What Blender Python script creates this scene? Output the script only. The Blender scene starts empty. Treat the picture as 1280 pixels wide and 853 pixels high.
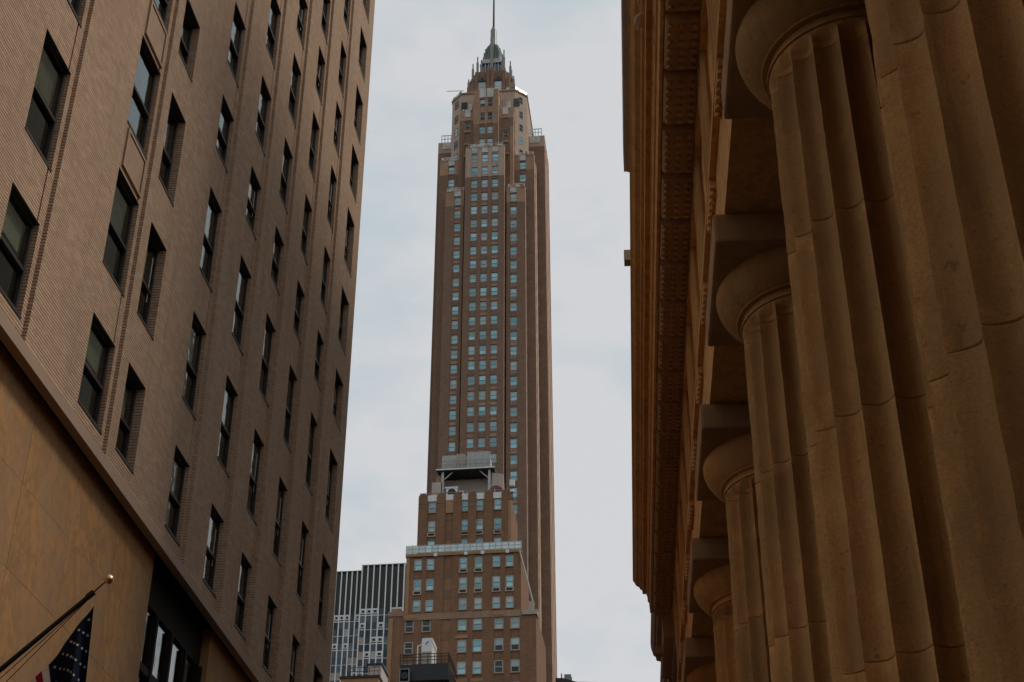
import bpy, math, random
from mathutils import Vector, Matrix
R = math.radians
rng = random.Random(7)
C = bpy.context.scene.collection
S = bpy.context.scene

# ------------------------------------------------------------------ camera, sky, sun, exposure
cam = bpy.data.cameras.new('camera')
cam.sensor_width = 36; cam.sensor_fit = 'HORIZONTAL'; cam.lens = 53.54
cam.clip_start = 0.05; cam.clip_end = 3000
co = bpy.data.objects.new('camera', cam); C.objects.link(co)
co.location = (0, 0, 1.65); co.rotation_euler = (R(90 + 32.555), 0, R(6.43))
S.camera = co

SUN_EL, SUN_AZ = R(48), R(84)            # azimuth measured from +Y towards +X
w = bpy.data.worlds.new('World'); S.world = w; w.use_nodes = True
nt = w.node_tree; nt.nodes.clear()
out = nt.nodes.new('ShaderNodeOutputWorld'); bg = nt.nodes.new('ShaderNodeBackground')
sky = nt.nodes.new('ShaderNodeTexSky'); sky.sky_type = 'NISHITA'; sky.sun_disc = False
sky.sun_elevation = SUN_EL; sky.sun_rotation = SUN_AZ
tc = nt.nodes.new('ShaderNodeTexCoord')
mp = nt.nodes.new('ShaderNodeMapping'); mp.inputs['Scale'].default_value = (1.6, 1.6, 3.4)
nz = nt.nodes.new('ShaderNodeTexNoise'); nz.inputs['Scale'].default_value = 3.0; nz.inputs['Detail'].default_value = 7
nz.inputs['Roughness'].default_value = 0.52
rp = nt.nodes.new('ShaderNodeValToRGB')
rp.color_ramp.elements[0].position = 0.42; rp.color_ramp.elements[0].color = (0.52, 0.60, 0.645, 1)
rp.color_ramp.elements[1].position = 0.56; rp.color_ramp.elements[1].color = (0.668, 0.674, 0.69, 1)
sc_ = nt.nodes.new('ShaderNodeVectorMath'); sc_.operation = 'SCALE'; sc_.inputs['Scale'].default_value = 10.0
mx = nt.nodes.new('ShaderNodeMix'); mx.data_type = 'RGBA'; mx.inputs['Factor'].default_value = 0.94
L = nt.links.new
L(tc.outputs['Generated'], mp.inputs['Vector']); L(mp.outputs['Vector'], nz.inputs['Vector'])
L(nz.outputs['Fac'], rp.inputs['Fac']); L(rp.outputs['Color'], sc_.inputs[0])
L(sky.outputs['Color'], mx.inputs[6]); L(sc_.outputs['Vector'], mx.inputs[7])
L(mx.outputs[2], bg.inputs['Color']); bg.inputs['Strength'].default_value = 0.1
L(bg.outputs[0], out.inputs[0])

sl = bpy.data.lights.new('sun', 'SUN'); sl.energy = 1.5; sl.angle = R(14); sl.color = (1.0, 0.90, 0.78)
so = bpy.data.objects.new('sun', sl); C.objects.link(so); so.location = (60, 0, 120)
sd = Vector((math.sin(SUN_AZ) * math.cos(SUN_EL), math.cos(SUN_AZ) * math.cos(SUN_EL), math.sin(SUN_EL)))
so.rotation_euler = sd.to_track_quat('Z', 'Y').to_euler()
S.view_settings.view_transform = 'Standard'; S.view_settings.look = 'None'
S.view_settings.exposure = 0.0; S.view_settings.gamma = 1.0

# ------------------------------------------------------------------ materials
MATS = {}
class NB:
    def __init__(s, name):
        s.m = bpy.data.materials.new(name); s.m.use_nodes = True; s.t = s.m.node_tree
        s.b = s.t.nodes['Principled BSDF']; MATS[name] = s.m
    def n(s, k, **kw):
        x = s.t.nodes.new('ShaderNode' + k)
        for a, v in kw.items(): setattr(x, a, v)
        return x
    def l(s, a, b): s.t.links.new(a, b)
    def noise(s, vec, scale, detail=5, rough=0.6, w=None, dist=0):
        x = s.n('TexNoise'); x.inputs['Scale'].default_value = scale; x.inputs['Detail'].default_value = detail
        x.inputs['Roughness'].default_value = rough; x.inputs['Distortion'].default_value = dist
        if w is not None: x.noise_dimensions = '4D'; s.l(w, x.inputs['W'])
        s.l(vec, x.inputs['Vector']); return x.outputs['Fac']
    def ramp(s, fac, stops):
        x = s.n('ValToRGB'); e = x.color_ramp.elements
        while len(e) < len(stops): e.new(0.5)
        for i, (p, c) in enumerate(stops): e[i].position = p; e[i].color = tuple(c) + (1,)
        s.l(fac, x.inputs['Fac']); return x.outputs['Color']
    def mix(s, f, a, b, mode='MIX'):
        x = s.n('Mix', data_type='RGBA', blend_type=mode)
        if isinstance(f, float): x.inputs['Factor'].default_value = f
        else: s.l(f, x.inputs['Factor'])
        for v, i in ((a, 6), (b, 7)):
            if isinstance(v, tuple): x.inputs[i].default_value = v + (1,)
            else: s.l(v, x.inputs[i])
        return x.outputs[2]
    def math(s, op, a, b=None):
        x = s.n('Math', operation=op)
        for i, v in enumerate((a, b)):
            if v is None: continue
            if isinstance(v, (int, float)): x.inputs[i].default_value = v
            else: s.l(v, x.inputs[i])
        return x.outputs[0]
    def obj(s, sc=(1, 1, 1)):
        t = s.n('TexCoord'); m = s.n('Mapping'); m.inputs['Scale'].default_value = sc
        s.l(t.outputs['Object'], m.inputs['Vector']); return m.outputs['Vector']
    def rnd(s):
        return s.math('MULTIPLY', s.n('ObjectInfo').outputs['Random'], 37.0)
    def bump(s, h, strength, dist, prev=None):
        x = s.n('Bump'); x.inputs['Strength'].default_value = strength; x.inputs['Distance'].default_value = dist
        s.l(h, x.inputs['Height'])
        if prev is not None: s.l(prev, x.inputs['Normal'])
        return x.outputs['Normal']

def g(c, k): return tuple(min(1, v * k) for v in c)

def stone(name, col, var=0.25, scale=1.2, rough=0.85, bump=0.35, streak=True, spots=0.0, objvar=0.0, fine=60, dist=0.012, wear=0.0):
    q = NB(name); v = q.obj(); r = q.rnd()
    n1 = q.noise(v, scale, 6, 0.62, r); n2 = q.noise(v, scale * 14, 4, 0.7, r)
    c = q.ramp(n1, [(0.3, g(col, 1 - var)), (0.5, col), (0.72, g(col, 1 + var))])
    c = q.mix(q.math('MULTIPLY', n2, 0.5), c, g(col, 0.62))
    if streak:
        vs = q.obj((2.2, 2.2, 0.16)); ns = q.noise(vs, 1.6, 5, 0.6, r)
        c = q.mix(q.ramp(ns, [(0.5, (0, 0, 0)), (0.75, (0.55,) * 3)]), c, g(col, 0.5))
    if spots:
        nsp = q.noise(v, 23, 2, 0.5, r)
        c = q.mix(q.ramp(nsp, [(0.66, (0, 0, 0)), (0.72, (spots,) * 3)]), c, g(col, 0.3))
    if wear:
        pt = q.n('NewGeometry').outputs['Pointiness']; nw = q.noise(v, 7, 5, 0.7, r)
        k = q.math('MULTIPLY', q.ramp(pt, [(0.52, (0, 0, 0)), (0.60, (1, 1, 1))]), q.ramp(nw, [(0.40, (0.15,) * 3), (0.62, (1, 1, 1))]))
        c = q.mix(q.math('MULTIPLY', k, wear), c, g(col, 1.55))
        ns2 = q.noise(q.obj((5, 5, 0.35)), 1.4, 6, 0.7, r)
        n7 = q.noise(v, 75, 3, 0.8, r)
        c = q.mix(q.ramp(n7, [(0.42, (0.32,) * 3), (0.56, (0, 0, 0))]), c, g(col, 0.45))
        c = q.mix(q.ramp(ns2, [(0.56, (0, 0, 0)), (0.72, (0.6,) * 3)]), c, g(col, 0.38))
        n5 = q.noise(v, 2.6, 7, 0.72, r)
        c = q.mix(q.ramp(n5, [(0.55, (0, 0, 0)), (0.66, (0.4,) * 3)]), c, g(col, 1.35))
    if objvar:
        f = q.math('ADD', 1 - objvar, q.math('MULTIPLY', q.n('ObjectInfo').outputs['Random'], 2 * objvar))
        cc = q.n('CombineColor'); [q.l(f, cc.inputs[i]) for i in range(3)]
        c = q.mix(1.0, c, cc.outputs[0], 'MULTIPLY')
    q.l(c, q.b.inputs['Base Color']); q.b.inputs['Roughness'].default_value = rough
    q.b.inputs['Specular IOR Level'].default_value = 0.25
    nf = q.noise(v, fine, 5, 0.7, r)
    nrm = q.bump(nf, bump, dist); nrm = q.bump(n2, bump * 0.6, dist * 3, nrm)
    q.l(nrm, q.b.inputs['Normal']); return q.m

def brick(name, c1, c2, mortar, bw=0.21, bh=0.068, joint=0.17, bump=1.0, dist=0.03, stain=0.35):
    q = NB(name); t = q.n('TexCoord'); sx = q.n('SeparateXYZ'); q.l(t.outputs['Object'], sx.inputs[0])
    cb = q.n('CombineXYZ'); q.l(q.math('ADD', sx.outputs[0], sx.outputs[1]), cb.inputs[0]); q.l(sx.outputs[2], cb.inputs[1])
    b = q.n('TexBrick'); b.inputs['Scale'].default_value = 1.0; b.inputs['Brick Width'].default_value = bw
    b.inputs['Row Height'].default_value = bh; b.inputs['Mortar Size'].default_value = bh * 0.05
    b.inputs['Mortar Smooth'].default_value = 0.3; b.inputs['Bias'].default_value = 0.0
    b.inputs['Color1'].default_value = c1 + (1,); b.inputs['Color2'].default_value = c2 + (1,)
    b.inputs['Mortar'].default_value = g(c1, 0.6) + (1,); q.l(cb.outputs[0], b.inputs['Vector'])
    fr = q.math('FRACT', q.math('DIVIDE', sx.outputs[2], bh))
    tri = q.math('ABSOLUTE', q.math('SUBTRACT', fr, 0.5))               # 0 mid-course, 0.5 in the joint
    mr = q.n('MapRange'); mr.interpolation_type = 'SMOOTHSTEP'; q.l(tri, mr.inputs[0])
    mr.inputs[1].default_value = 0.5 - joint; mr.inputs[2].default_value = 0.5 - joint * 0.35
    jm = mr.outputs[0]
    v = t.outputs['Object']
    n1 = q.noise(v, 0.35, 6, 0.65); n2 = q.noise(v, 9, 4, 0.7)
    vs = q.obj((1.5, 1.5, 0.12)); n3 = q.noise(vs, 1.2, 5, 0.6)
    c = b.outputs['Color']
    c = q.mix(q.ramp(n1, [(0.40, (0, 0, 0)), (0.7, (stain,) * 3)]), c, g(c1, 0.6))
    c = q.mix(q.ramp(n3, [(0.48, (0, 0, 0)), (0.8, (stain * 0.8,) * 3)]), c, g(c2, 1.3))
    n6 = q.noise(q.obj((2.6, 2.6, 0.10)), 1.5, 6, 0.68)
    c = q.mix(q.ramp(n6, [(0.54, (0, 0, 0)), (0.74, (stain,) * 3)]), c, g(c2, 0.6))
    c = q.mix(q.math('MULTIPLY', n2, 0.3), c, g(c1, 0.75))
    c = q.mix(q.math('MULTIPLY', jm, 0.8), c, mortar)
    q.l(c, q.b.inputs['Base Color']); q.b.inputs['Roughness'].default_value = 0.9
    q.b.inputs['Specular IOR Level'].default_value = 0.15
    nrm = q.bump(q.math('SUBTRACT', 1.0, jm), bump, dist); nrm = q.bump(n2, 0.3, 0.01, nrm)
    q.l(nrm, q.b.inputs['Normal']); return q.m

def plain(name, col, rough=0.6, metal=0.0, var=0.15, spec=0.4, scale=3.0):
    q = NB(name); v = q.obj(); r = q.rnd(); n1 = q.noise(v, scale, 5, 0.65, r)
    c = q.ramp(n1, [(0.3, g(col, 1 - var)), (0.7, g(col, 1 + var))])
    q.l(c, q.b.inputs['Base Color']); q.b.inputs['Roughness'].default_value = rough
    q.b.inputs['Metallic'].default_value = metal; q.b.inputs['Specular IOR Level'].default_value = spec
    return q.m

def clear_glass(name, tint=(0.72, 0.76, 0.70), refl=0.8, base=0.06, rough=0.03):
    q = NB(name); o = q.t.nodes['Material Output']
    tr = q.n('BsdfTransparent'); tr.inputs[0].default_value = tint + (1,)
    gl = q.n('BsdfGlossy'); gl.inputs['Roughness'].default_value = rough; gl.inputs['Color'].default_value = (refl, refl, refl, 1)
    v = q.obj(); nn = q.noise(v, 1.7, 2, 0.5, q.rnd()); q.l(q.bump(nn, 0.12, 0.05), gl.inputs['Normal'])
    lw = q.n('LayerWeight'); lw.inputs['Blend'].default_value = 0.5
    fr = q.math('ADD', base, q.math('MULTIPLY', q.math('POWER', lw.outputs['Facing'], 4.0), 0.9 - base))
    ms = q.n('MixShader'); q.l(fr, ms.inputs[0]); q.l(tr.outputs[0], ms.inputs[1]); q.l(gl.outputs[0], ms.inputs[2])
    q.l(ms.outputs[0], o.inputs['Surface']); return q.m

def coated_glass(name, col, rough=0.07, objvar=0.35, metal=0.9):
    q = NB(name); v = q.obj(); r = q.rnd()
    oi = q.n('ObjectInfo').outputs['Random']
    c = q.ramp(oi, [(0.0, g(col, 1 - objvar)), (0.6, col), (1.0, g(col, 1 + objvar))])
    n1 = q.noise(v, 1.1, 3, 0.6, r)
    c = q.mix(q.ramp(n1, [(0.4, (0, 0, 0)), (0.7, (0.5,) * 3)]), c, g(col, 0.55))
    q.l(c, q.b.inputs['Base Color']); q.b.inputs['Metallic'].default_value = metal
    q.b.inputs['Roughness'].default_value = rough
    q.l(q.bump(n1, 0.15, 0.15), q.b.inputs['Normal']); return q.m

M_BRICK = brick('tan_brick', (0.60, 0.41, 0.282), (0.42, 0.28, 0.187), (0.16, 0.10, 0.065), joint=0.16, stain=0.5)
M_BAND = stone('band_stone', (0.36, 0.25, 0.18), 0.15, 1.0, bump=0.2, streak=False)
M_SANDP = NB('veined_sandstone')
def _sand(q):
    r = q.math('MULTIPLY', q.rnd(), 0.04)
    v = q.obj((1, 1, 0.85)); wv = q.noise(v, 0.7, 7, 0.6, r, 1.8); n2 = q.noise(v, 3.5, 6, 0.65, r, 2.5)
    n3 = q.noise(q.obj((1.3, 1.3, 0.8)), 1.6, 7, 0.66, r, 2.6); n4 = q.noise(q.obj(), 0.3, 3, 0.5, r, 0.5)
    c = q.ramp(wv, [(0.28, (0.25, 0.14, 0.06)), (0.40, (0.37, 0.205, 0.080)), (0.48, (0.27, 0.165, 0.080)), (0.56, (0.41, 0.215, 0.08)), (0.64, (0.30, 0.20, 0.115)), (0.76, (0.40, 0.235, 0.10))])
    c = q.mix(q.ramp(n3, [(0.50, (0, 0, 0)), (0.58, (0.32,) * 3), (0.66, (0.05,) * 3)]), c, (0.15, 0.078, 0.032))
    c = q.mix(q.ramp(n2, [(0.52, (0, 0, 0)), (0.7, (0.45,) * 3)]), c, (0.40, 0.235, 0.11))
    c = q.mix(q.ramp(n4, [(0.42, (0, 0, 0)), (0.62, (0.6,) * 3)]), c, (0.27, 0.175, 0.105))
    c = q.mix(1.0, c, (1.08, 0.98, 0.82), 'MULTIPLY')
    q.l(c, q.b.inputs['Base Color']); q.b.inputs['Roughness'].default_value = 0.8
    q.l(q.bump(n2, 0.12, 0.01), q.b.inputs['Normal'])
_sand(M_SANDP); M_SANDP = M_SANDP.m
M_SPANDREL = stone('spandrel_stone', (0.42, 0.28, 0.19), 0.12, 1.5, bump=0.15)
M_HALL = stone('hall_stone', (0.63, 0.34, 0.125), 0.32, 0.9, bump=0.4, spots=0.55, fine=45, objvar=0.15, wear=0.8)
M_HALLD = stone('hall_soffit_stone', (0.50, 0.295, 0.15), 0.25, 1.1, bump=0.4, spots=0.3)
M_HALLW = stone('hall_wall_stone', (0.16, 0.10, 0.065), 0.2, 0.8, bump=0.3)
M_PALEST = stone('shade_block_stone', (0.45, 0.40, 0.33), 0.25, 0.4, bump=0.2)  # for the added unseen block, pale so it brightens the shop glass
M_NEIGH = stone('neighbour_stone', (0.46, 0.28, 0.17), 0.25, 1.0, bump=0.3)
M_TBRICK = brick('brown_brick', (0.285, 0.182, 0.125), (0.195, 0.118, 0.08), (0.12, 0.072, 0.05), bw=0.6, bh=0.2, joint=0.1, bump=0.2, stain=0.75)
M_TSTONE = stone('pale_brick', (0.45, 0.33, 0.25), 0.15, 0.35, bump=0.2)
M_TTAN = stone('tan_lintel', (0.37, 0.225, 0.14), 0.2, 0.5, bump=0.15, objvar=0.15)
M_TSIDE = stone('sunlit_flank_brick', (0.56, 0.37, 0.27), 0.15, 0.3, bump=0.2)  # right flanks only: brick paled so the colour carries sunlight
M_TWHITE = stone('white_terracotta', (0.55, 0.52, 0.48), 0.4, 0.6, bump=0.15)
M_MBRICK = brick('red_brown_brick', (0.285, 0.158, 0.092), (0.22, 0.118, 0.068), (0.13, 0.075, 0.05), bw=0.6, bh=0.2, joint=0.1, bump=0.2, stain=0.75)
M_MTAN = stone('terrace_tan_stone', (0.37, 0.215, 0.115), 0.18, 0.5, bump=0.2)
M_WFRAME = plain('pale_frame', (0.42, 0.40, 0.37), 0.5)
M_DFRAME = plain('dark_frame', (0.030, 0.027, 0.025), 0.45)
M_SILL = plain('sill_metal', (0.035, 0.026, 0.020), 0.6, 0.0)
M_BRONZE = plain('dark_bronze', (0.016, 0.0145, 0.013), 0.7, 0.0, spec=0.15)
M_GLASS = clear_glass('window_glass')
M_SHOPG = clear_glass('shop_glass', (0.82, 0.84, 0.78), 0.9, 0.14, 0.06)
M_TEAL = coated_glass('teal_glass', (0.19, 0.345, 0.375))
M_DARKG = coated_glass('dark_glass', (0.05, 0.055, 0.055))
M_SMOKE = coated_glass('office_glass', (0.055, 0.07, 0.08), objvar=0.6)
M_BLINDT = stone('tinted_blind', (0.42, 0.53, 0.52), 0.12, 0.8, rough=0.5, bump=0.05, streak=False, objvar=0.25)
M_BLIND = stone('roller_blind', (0.50, 0.48, 0.40), 0.08, 0.8, bump=0.05, streak=False, objvar=0.2)
M_CURTAIN = stone('curtain', (0.26, 0.24, 0.17), 0.2, 2.5, bump=0.1, objvar=0.3)
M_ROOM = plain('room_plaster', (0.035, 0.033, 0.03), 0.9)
M_COPPER = stone('green_copper', (0.11, 0.175, 0.14), 0.3, 0.8, rough=0.6, bump=0.2)
M_STEEL = plain('grey_steel', (0.20, 0.19, 0.175), 0.4, 0.5)
M_DSTEEL = plain('black_steel', (0.018, 0.018, 0.018), 0.5, 0.2)
M_WPAINT = plain('white_paint', (0.66, 0.65, 0.62), 0.5, 0, 0.12)
M_GPAINT = plain('grey_paint', (0.40, 0.40, 0.38), 0.6, 0, 0.2)
M_ALU = plain('aluminium', (0.62, 0.61, 0.59), 0.4, 0.3, 0.1)
M_LOUVRE = plain('black_louvre', (0.028, 0.026, 0.025), 0.6)
M_BEIGE = plain('beige_panel', (0.36, 0.31, 0.24), 0.6)
M_REDT = plain('red_oxide', (0.20, 0.045, 0.030), 0.5)
M_TERWALL = stone('painted_parapet', (0.50, 0.42, 0.36), 0.12, 0.5, bump=0.1)
M_BLANK = stone('blank_brick', (0.285, 0.155, 0.085), 0.25, 0.5, bump=0.2, objvar=0.15)
M_BELT = stone('belt_brick', (0.33, 0.205, 0.135), 0.3, 0.5, bump=0.2)
M_BLUE = plain('blue_badge', (0.03, 0.26, 0.55), 0.4)
M_RGLASS = coated_glass('railing_glass', (0.50, 0.58, 0.57), 0.15, 0.15, 0.5)
M_BALL = plain('gilt_ball', (0.66, 0.47, 0.30), 0.33, 0.9, 0.1)
M_POLE = plain('pole_paint', (0.016, 0.018, 0.018), 0.4)
M_ROPE = plain('rope', (0.72, 0.62, 0.50), 0.9)
M_DROPE = plain('dark_rope', (0.05, 0.03, 0.02), 0.9)
def cloth(name, col):
    q = NB(name); v = q.obj(); n1 = q.noise(v, 260, 3, 0.7); n2 = q.noise(v, 5, 4, 0.6)
    c = q.ramp(n2, [(0.3, g(col, 0.75)), (0.7, g(col, 1.15))]); q.l(c, q.b.inputs['Base Color'])
    q.b.inputs['Roughness'].default_value = 0.9; q.b.inputs['Specular IOR Level'].default_value = 0.1
    q.l(q.bump(n1, 0.3, 0.002), q.b.inputs['Normal']); return q.m
M_FBLUE = cloth('flag_blue', (0.006, 0.010, 0.024)); M_FRED = cloth('flag_red', (0.26, 0.014, 0.030)); M_FWHITE = cloth('flag_white', (0.62, 0.54, 0.47)); M_FSTAR = cloth('star_white', (0.50, 0.48, 0.48))
M_ASPHALT = stone('asphalt', (0.05, 0.05, 0.05), 0.2, 0.5, bump=0.4, streak=False)
M_PAVE = stone('pavement_concrete', (0.24, 0.22, 0.19), 0.15, 0.6, bump=0.3, streak=False)
M_ROOFT = stone('tan_roof_wall', (0.36, 0.19, 0.085), 0.15, 0.5, bump=0.15)

# ------------------------------------------------------------------ geometry helpers
class MB:
    def __init__(s): s.v = []; s.f = []; s.m = []
    def quad(s, a, b, c, d, mi=0):
        i = len(s.v); s.v += [tuple(a), tuple(b), tuple(c), tuple(d)]; s.f.append((i, i + 1, i + 2, i + 3)); s.m.append(mi); return s
    def face(s, pts, mi=0):
        i = len(s.v); s.v += [tuple(p) for p in pts]; s.f.append(tuple(range(i, i + len(pts)))); s.m.append(mi); return s
    def box(s, x0, x1, y0, y1, z0, z1, mi=0):
        i = len(s.v)
        s.v += [(x, y, z) for z in (z0, z1) for y in (y0, y1) for x in (x0, x1)]
        for f in ((0, 2, 3, 1), (4, 5, 7, 6), (0, 1, 5, 4), (2, 6, 7, 3), (0, 4, 6, 2), (1, 3, 7, 5)):
            s.f.append(tuple(i + k for k in f)); s.m.append(mi)
        return s
    def prism(s, prof, y0, y1, caps=True, mi=0):          # (x, z) profile extruded along y
        n = len(prof); i = len(s.v)
        s.v += [(x, y0, z) for x, z in prof] + [(x, y1, z) for x, z in prof]
        for k in range(n):
            k2 = (k + 1) % n; s.f.append((i + k, i + k2, i + n + k2, i + n + k)); s.m.append(mi)
        if caps:
            s.f.append(tuple(i + k for k in range(n - 1, -1, -1))); s.f.append(tuple(i + n + k for k in range(n))); s.m += [mi, mi]
        return s
    def poly(s, plan, z0, z1, mi=0):                      # (x, y) outline extruded in z, closed
        n = len(plan); i = len(s.v)
        s.v += [(x, y, z0) for x, y in plan] + [(x, y, z1) for x, y in plan]
        for k in range(n):
            k2 = (k + 1) % n; s.f.append((i + k, i + k2, i + n + k2, i + n + k)); s.m.append(mi)
        s.f.append(tuple(i + k for k in range(n - 1, -1, -1))); s.f.append(tuple(i + n + k for k in range(n))); s.m += [mi, mi]
        return s
    def tube(s, p0, p1, r0, r1=None, n=8, caps=True, mi=0):
        r1 = r0 if r1 is None else r1
        p0, p1 = Vector(p0), Vector(p1); d = (p1 - p0).normalized()
        a = d.orthogonal().normalized(); b = d.cross(a); i = len(s.v)
        for p, r in ((p0, r0), (p1, r1)):
            for k in range(n):
                t = 2 * math.pi * k / n; s.v.append(tuple(p + (a * math.cos(t) + b * math.sin(t)) * r))
        for k in range(n):
            k2 = (k + 1) % n; s.f.append((i + k, i + k2, i + n + k2, i + n + k)); s.m.append(mi)
        if caps:
            s.f.append(tuple(i + k for k in range(n - 1, -1, -1))); s.f.append(tuple(i + n + k for k in range(n))); s.m += [mi, mi]
        return s
    def lathe(s, prof, c=(0, 0), n=48, mi=0):             # (r, z)
        i = len(s.v); m = len(prof)
        for r, z in prof:
            for k in range(n):
                t = 2 * math.pi * k / n; s.v.append((c[0] + r * math.cos(t), c[1] + r * math.sin(t), z))
        for j in range(m - 1):
            for k in range(n):
                k2 = (k + 1) % n; s.f.append((i + j * n + k, i + j * n + k2, i + (j + 1) * n + k2, i + (j + 1) * n + k)); s.m.append(mi)
        return s
    def facade(s, U, V, depth, P, mat=None):
        """relief wall: depth[i][j] is how far cell (i, j) lies behind the face; a negative value -d means an opening of reveal depth d"""
        nu, nv = len(U) - 1, len(V) - 1
        for i in range(nu):
            for j in range(nv):
                d = depth[i][j]; mi = mat[i][j] if mat else 0
                if d >= 0: s.quad(P(U[i], V[j], d), P(U[i + 1], V[j], d), P(U[i + 1], V[j + 1], d), P(U[i], V[j + 1], d), mi)
                a = abs(d)
                if i + 1 < nu:
                    b = abs(depth[i + 1][j])
                    if a != b: s.quad(P(U[i + 1], V[j], a), P(U[i + 1], V[j], b), P(U[i + 1], V[j + 1], b), P(U[i + 1], V[j + 1], a), mat[i if a < b else i + 1][j] if mat else 0)
                if j + 1 < nv:
                    b = abs(depth[i][j + 1])
                    if a != b: s.quad(P(U[i], V[j + 1], a), P(U[i], V[j + 1], b), P(U[i + 1], V[j + 1], b), P(U[i + 1], V[j + 1], a), mat[i][j if a < b else j + 1] if mat else 0)
        return s
    def mesh(s, name, mats, smooth=None):
        me = bpy.data.meshes.new(name); me.from_pydata(s.v, [], s.f)
        for m in (mats if isinstance(mats, (list, tuple)) else [mats]): me.materials.append(m)
        if any(s.m): me.polygons.foreach_set('material_index', s.m)
        if smooth is not None:
            me.polygons.foreach_set('use_smooth', [True] * len(s.f)); me.set_sharp_from_angle(angle=R(smooth))
        me.update(); return me

def thing(name, label, cat, base=(0, 0, 0), rz=0.0, group=None):
    o = bpy.data.objects.new(name, None); C.objects.link(o); o.empty_display_size = 0.3
    b = Vector(base); o['base'] = tuple(b)
    o.location = Matrix.Rotation(rz, 4, 'Z') @ b; o.rotation_euler = (0, 0, rz)
    o['label'] = label; o['category'] = cat
    if group: o['group'] = group
    return o
def put(name, me, parent, loc=(0, 0, 0), rz=0.0, label=None):
    o = bpy.data.objects.new(name, me); C.objects.link(o); o.parent = parent
    b = Vector(parent['base']) if parent is not None and 'base' in parent else Vector((0, 0, 0))
    o.location = Vector(loc) - b; o.rotation_euler = (0, 0, rz)
    if label: o['label'] = label
    return o
def part(name, mb, mats, parent, smooth=None, label=None):
    return put(name, mb.mesh(name, mats, smooth), parent, label=label)
def solo(name, mb, mats, label, cat, base, rz=0.0, smooth=None, group=None):
    """a thing that is a single mesh, built in frame coordinates, with its origin at its base"""
    b = Vector(base); mb.v = [tuple(Vector(v) - b) for v in mb.v]
    o = bpy.data.objects.new(name, mb.mesh(name, mats, smooth)); C.objects.link(o)
    o.location = Matrix.Rotation(rz, 4, 'Z') @ b; o.rotation_euler = (0, 0, rz)
    o['label'] = label; o['category'] = cat
    if group: o['group'] = group
    return o
def structure(name, mb, mats):
    o = bpy.data.objects.new(name, mb.mesh(name, mats)); C.objects.link(o); o['kind'] = 'structure'; return o

# window meshes, built facing -y with the sill line at z = 0 and centred on x
CACHE = {}
def cached(key, fn):
    if key not in CACHE: CACHE[key] = fn()
    return CACHE[key]
def frame_mesh(w_, h, t, dep, mat, rail=0.5, rt=None):
    def mk():
        m = MB(); x = w_ / 2; rt_ = rt or t
        m.box(-x, -x + t, 0, dep, 0, h).box(x - t, x, 0, dep, 0, h).box(-x + t, x - t, 0, dep, h - t, h).box(-x + t, x - t, 0, dep, 0, t)
        if rail: m.box(-x + t, x - t, -0.02, dep, h * rail - rt_ / 2, h * rail + rt_ / 2)
        return m.mesh('window_frame', mat)
    return cached(('f', w_, h, t, dep, mat.name, rail), mk)
def slab_mesh(name, w_, h, d, mat):
    return cached((name, round(w_, 3), round(h, 3), d, mat.name), lambda: MB().box(-w_ / 2, w_ / 2, 0, d, 0, h).mesh(name, mat))

# ------------------------------------------------------------------ ground
structure('ground', MB().quad((-1500, -1500, -0.12), (1500, -1500, -0.12), (1500, 1500, -0.12), (-1500, 1500, -0.12)), M_ASPHALT)
structure('road', MB().quad((-7.6, -60, -0.11), (-1.6, -60, -0.11), (-1.6, 420, -0.11), (-7.6, 420, -0.11)), M_ASPHALT)
structure('pavement', MB().box(-10.35, -7.6, -60, 190, -0.3, 0.0).box(-1.6, 0.6, -60, 190, -0.3, 0.0), M_PAVE)

# ------------------------------------------------------------------ left: tan brick office building
FX = -10.37
BY0, BY1, BTOP = 13.2, 43.12, 52.0
lb = thing('brick_building', 'tall tan brick office building with dark sash windows over a veined sandstone base', 'building', (FX, 20, 0))
LEV = [(15.58, 17.48), (18.68, 20.96), (22.17, 24.55), (25.8, 27.5), (28.65, 30.72), (31.87, 34.06), (35.1, 36.9),
       (37.8, 39.73), (40.85, 42.62), (43.9, 45.7), (46.95, 48.8)]
# (left, right, recessed strip?)
COLS = [(14.1, 15.3, 1), (18.82, 20.02, 1), (22.74, 23.98, 1), (24.55, 25.6, 0), (27.93, 28.97, 1), (30.75, 31.8, 1),
        (33.42, 34.42, 1), (36.07, 37.02, 1), (38.78, 39.72, 1), (41.15, 42.3, 2)]
U = [BY0]; kind = []
for a, b, k in COLS:
    if k == 1:
        U += [a - 0.26, a - 0.20, a, b - 0.14, b - 0.09, b, b + 0.16]; kind += ['pier', 'groove', 'strip', 'win', 'wing', 'win', 'strip']
    elif k == 2:
        U += [a, b, b + 0.05]; kind += ['pier', 'win', 'groove2']
    else:
        U += [a, b]; kind += ['pier', 'win']
    colk = k
U.append(BY1); kind.append('pier')
ISP = [False] * len(kind)
for i, c in enumerate(kind):      # windows without a strip stay flush
    if c == 'win' and i > 0 and kind[i - 1] == 'pier': ISP[i] = True
V = [14.98]; vk = []
for a, b in LEV:
    V += [a, b]; vk += ['sp', 'win']
V.append(BTOP); vk.append('sp')
SD, WD = 0.085, 0.30
dep = []
for i, c in enumerate(kind):
    row = []
    for j, vv in enumerate(vk):
        if c == 'pier': d = 0.0
        elif c == 'groove': d = 0.15
        elif c == 'groove2': d = 0.0 if vv == 'win' else 0.0
        elif c == 'strip': d = SD
        else:
            flush = ISP[i]
            if vv == 'win': d = -WD
            elif flush: d = 0.0
            elif c == 'wing': d = SD + 0.06 if 0 < j < len(vk) - 1 else SD
            else: d = SD
        row.append(d)
    dep.append(row)
wall = MB().facade(U, V, dep, lambda u, v, d: (FX - d, u, v))
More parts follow.
